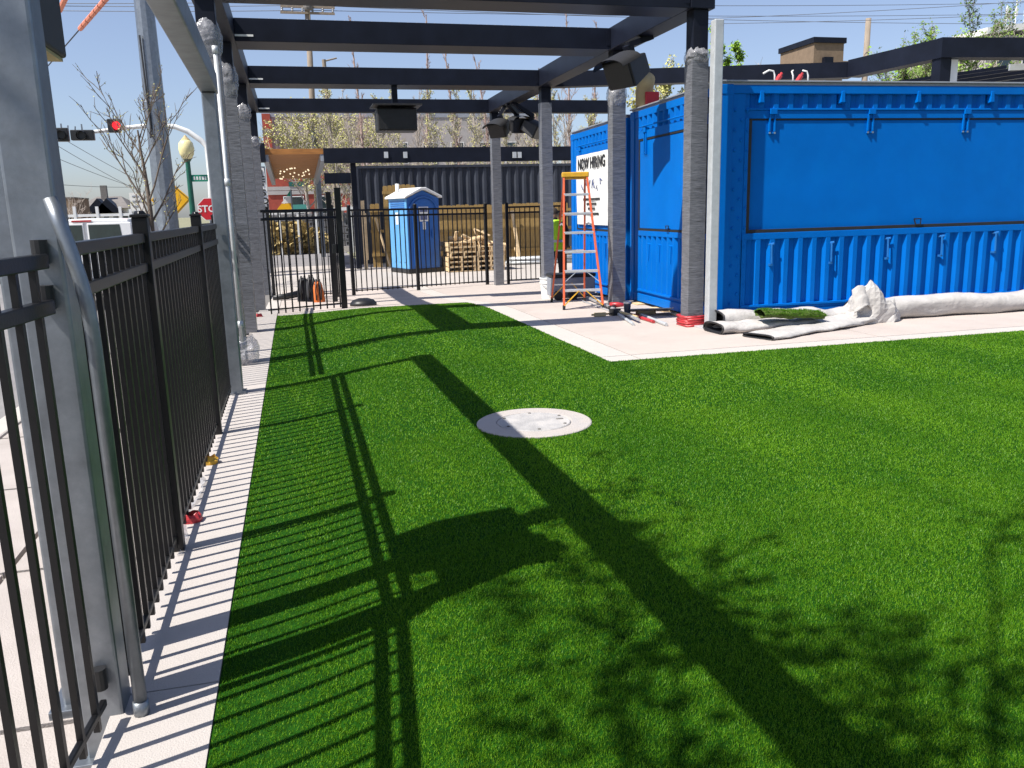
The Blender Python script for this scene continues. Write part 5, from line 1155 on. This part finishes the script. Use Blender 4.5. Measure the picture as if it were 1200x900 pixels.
#SECTION-END-5
# ================================================================ TREES
def tree(label, base, H, crown_w, seed, bark='bark', leaf=None, n1=12, n2=6, n3=4, up=.55, leaves=3, lsize=.10, trunk_r=.09, clear=.25, group=None, upright=False, twig=.006):
    t_ = thing('tree', label, 'tree', base, group=group); rnd_ = random.Random(seed); tr_ = MB(); cr_ = MB(); lf_ = MB()
    def limb(m_, p, d, L, r0, r1, k=5, wob=.12, n_=5, lift=.10):
        pts = [p]; q = p; d = d.normalized()
        for i in range(k):
            d = (d+V((rnd_.uniform(-wob, wob), rnd_.uniform(-wob, wob), rnd_.uniform(-wob, wob)+lift))).normalized(); q = q+d*(L/k); pts.append(q)
        m_.tube(pts, [r0+(r1-r0)*i/k for i in range(k+1)], n_, caps=False); return pts
    tk = limb(tr_, V((0, 0, -.05)), V((rnd_.uniform(-.04, .04), rnd_.uniform(-.04, .04), 1)), H*(.95 if upright else .62), trunk_r, trunk_r*.22, 8, .05, 8, .05)
    def along(pts, f):
        x = f*(len(pts)-1); i = min(int(x), len(pts)-2); return pts[i].lerp(pts[i+1], x-i)
    for i in range(n1):
        f = clear+(1-clear)*((i+rnd_.random()*.8)/n1); p = along(tk, min(f, .99)); a = i*2.4+rnd_.uniform(-.5, .5)
        prof = (1.1-f)*1.0 if upright else (.55+.6*(1-abs(2*f-1.15)))
        L = crown_w*.5*max(.25, prof)*rnd_.uniform(.75, 1.2)*(1.5 if not upright else 1.9)
        d = V((math.cos(a), math.sin(a), up*2.2 if upright else up+rnd_.uniform(-.1, .5)))
        r0 = trunk_r*.42*(1.1-f*.7)
        b1 = limb(tr_, p, d, L, r0, r0*.3, 5, .14, 5, .10)
        for j in range(n2):
            g_ = .25+.75*(j+rnd_.random())/n2; p2 = along(b1, min(.99, g_)); dd = (b1[-1]-b1[0]).normalized()+V((rnd_.uniform(-.9, .9), rnd_.uniform(-.9, .9), rnd_.uniform(-.2, .7)))
            L2 = L*.42*rnd_.uniform(.6, 1.2); b2 = limb(cr_, p2, dd, L2, max(twig, r0*.32), twig*.7, 4, .18, 4, .08)
            for k in range(n3):
                p3 = along(b2, .2+.78*rnd_.random()); d3 = (b2[-1]-b2[0]).normalized()+V((rnd_.uniform(-1, 1), rnd_.uniform(-1, 1), rnd_.uniform(-.3, .9)))
                b3 = limb(cr_, p3, d3, L2*.45*rnd_.uniform(.5, 1.2), twig*.75, twig*.4, 2, .2, 3, .05)
                if leaf:
                    for _ in range(leaves):
                        p4 = along(b3, rnd_.random()*.99)+V((rnd_.gauss(0, lsize*.6), rnd_.gauss(0, lsize*.6), rnd_.gauss(0, lsize*.6))); v1 = V((rnd_.uniform(-1, 1), rnd_.uniform(-1, 1), rnd_.uniform(-1, 1))).normalized()*lsize*rnd_.uniform(.6, 1.3); v2 = v1.orthogonal().normalized()*lsize*.4
                        lf_.add([p4, p4+v1*.5+v2, p4+v1, p4+v1*.5-v2], [(0, 1, 2, 3)])
    mz = max(p[2] for p in cr_.v); kz = H/mz; kx = min(kz, 1.25)
    for m_ in (tr_, cr_, lf_): m_.v = [(p[0]*kx, p[1]*kx, p[2]*kz) for p in m_.v]
    obj('trunk', tr_, bark, t_, smooth=True); c_ = obj('crown', cr_, bark, t_)
    if leaf and lf_.v: obj('leaves', lf_, leaf, c_)
    return t_
# bare street tree by the thick pole
Y = 21.5; tree('bare young street tree in front of the thick grey pole', (XA(177, Y), Y, -.05), AT(150, 72, Y).z+.1, 2.1, 41, 'bark', 'leaf_yellow', 12, 6, 4, 1.15, 1, .035, .075, .22, twig=.009)
# shadow-casting street tree beside the camera
tree('leafing street tree on the pavement behind the camera', (-1.75, -.85, -.2), 9.8, 5.0, 17, 'bark', 'leaf', 22, 9, 6, .5, 5, .08, .09, .38, twig=.009)
# tall bare poplars and budding trees behind the yard
rnd = random.Random(21)
for i, (px_, topy, Yt) in enumerate(((432, 14, 47), (497, 12, 48), (548, 40, 46), (668, 6, 47), (690, 20, 49), (620, 78, 44), (585, 60, 48))):
    tree('tall bare reddish poplar rising behind the charcoal container', (XA(px_, Yt), Yt, -.2), AT(px_, topy, Yt).z+.2, 1.5, 100+i, 'bark_red', None, 26, 8, 5, 1.0, 0, .1, .10, .2, 'bare poplars', True, .011)
for i, px_ in enumerate((402, 425, 447, 470, 490, 512, 530, 552, 570, 592, 612, 632, 650, 672, 690, 704)):
    Yt = 42+rnd.uniform(-3, 4); topy = rnd.uniform(78, 118)
    tree('budding slender tree in the thicket behind the charcoal container', (XA(px_, Yt), Yt, -.2), AT(px_, topy, Yt).z+.2, 2.2, 200+i, 'bark_pale', 'leaf_yellow' if i % 3 != 1 else None, 20, 10, 7, .8, 1, .07, .06, .08, 'thicket trees', True, .010)
for i, (px_, topy, Yt, w_) in enumerate(((364, 122, 50, 3.0), (392, 112, 51, 4.0), (418, 106, 50, 4.2))):
    tree('yellow-green budding tree in front of the grey building', (XA(px_, Yt), Yt, -.2), AT(px_, topy, Yt).z+.2, w_, 300+i, 'bark_pale', 'leaf_yellow', 20, 9, 6, .6, 3, .10, .12, .36, 'budding trees', False, .012)
for i, (px_, Yt, h_) in enumerate(((612, 38, 4.6), (624, 38.5, 4.9))):
    q = XA(px_, Yt); bush(['yellow-green shrub behind the black beam by the loudspeakers', 'taller yellow-green shrub behind the black beam'][i], (q, Yt, -.2), 1.2, h_, 'leaf_yellow', 1800, 50+i, .16)
# trees beyond the containers
for i, (px_, topy, Yt, w_, lf_, lab) in enumerate(((846, 26, 40, 1.9, 'leaf_bright', 'fresh green sapling behind the square post'), (857, 48, 41, 1.6, 'leaf_bright', 'shorter fresh green sapling behind the container roof'), (1045, 38, 44, 4.0, 'leaf', 'light green tree beside the plain wooden pole'), (1078, 34, 46, 4.0, 'leaf_bright', 'bright green tree behind the dark frame corner'), (1125, -6, 48, 5.2, 'leaf', 'tall thin-leaved tree rising behind the dark frame'), (1105, 20, 47, 4.0, 'leaf', 'mid-sized green tree between its neighbours behind dark frame'), (775, 64, 46, 2.6, 'leaf_yellow', 'pale budding tree between the wrapped posts'), (870, 72, 50, 2.5, None, 'small bare tree behind the near container roof'))):
    tree(lab, (XA(px_, Yt), Yt, -.2), AT(px_, topy, Yt).z+.2, w_, 400+i, 'bark_pale', lf_, 18, 9, 6, .65, 7, .14, .12, .14, None, w_ < 2, .012)
for i, (px_, Yt) in enumerate(((1060, 42), (1085, 42.5))): bush('golden shrub seen under the dark frame beam' if i == 0 else 'second golden shrub under the dark frame beam', (XA(px_, Yt), Yt, -.2), 1.5, 7.8, 'leaf_yellow', 2200, 70+i, .18)
tree('small bare tree beyond the brown brick house', (XA(82, 60), 60, -.2), AT(82, 214, 60).z+.2, 3, 512, 'bark_pale', None, 12, 5, 4, .7, 0, .1, .1, .3, None, False, .014)
q = AT(240, 262, 33); bush('yellow-green roadside shrub behind the stop sign', (q.x, 33, -.2), .9, 1.5, 'leaf_yellow', 900, 91, .15)
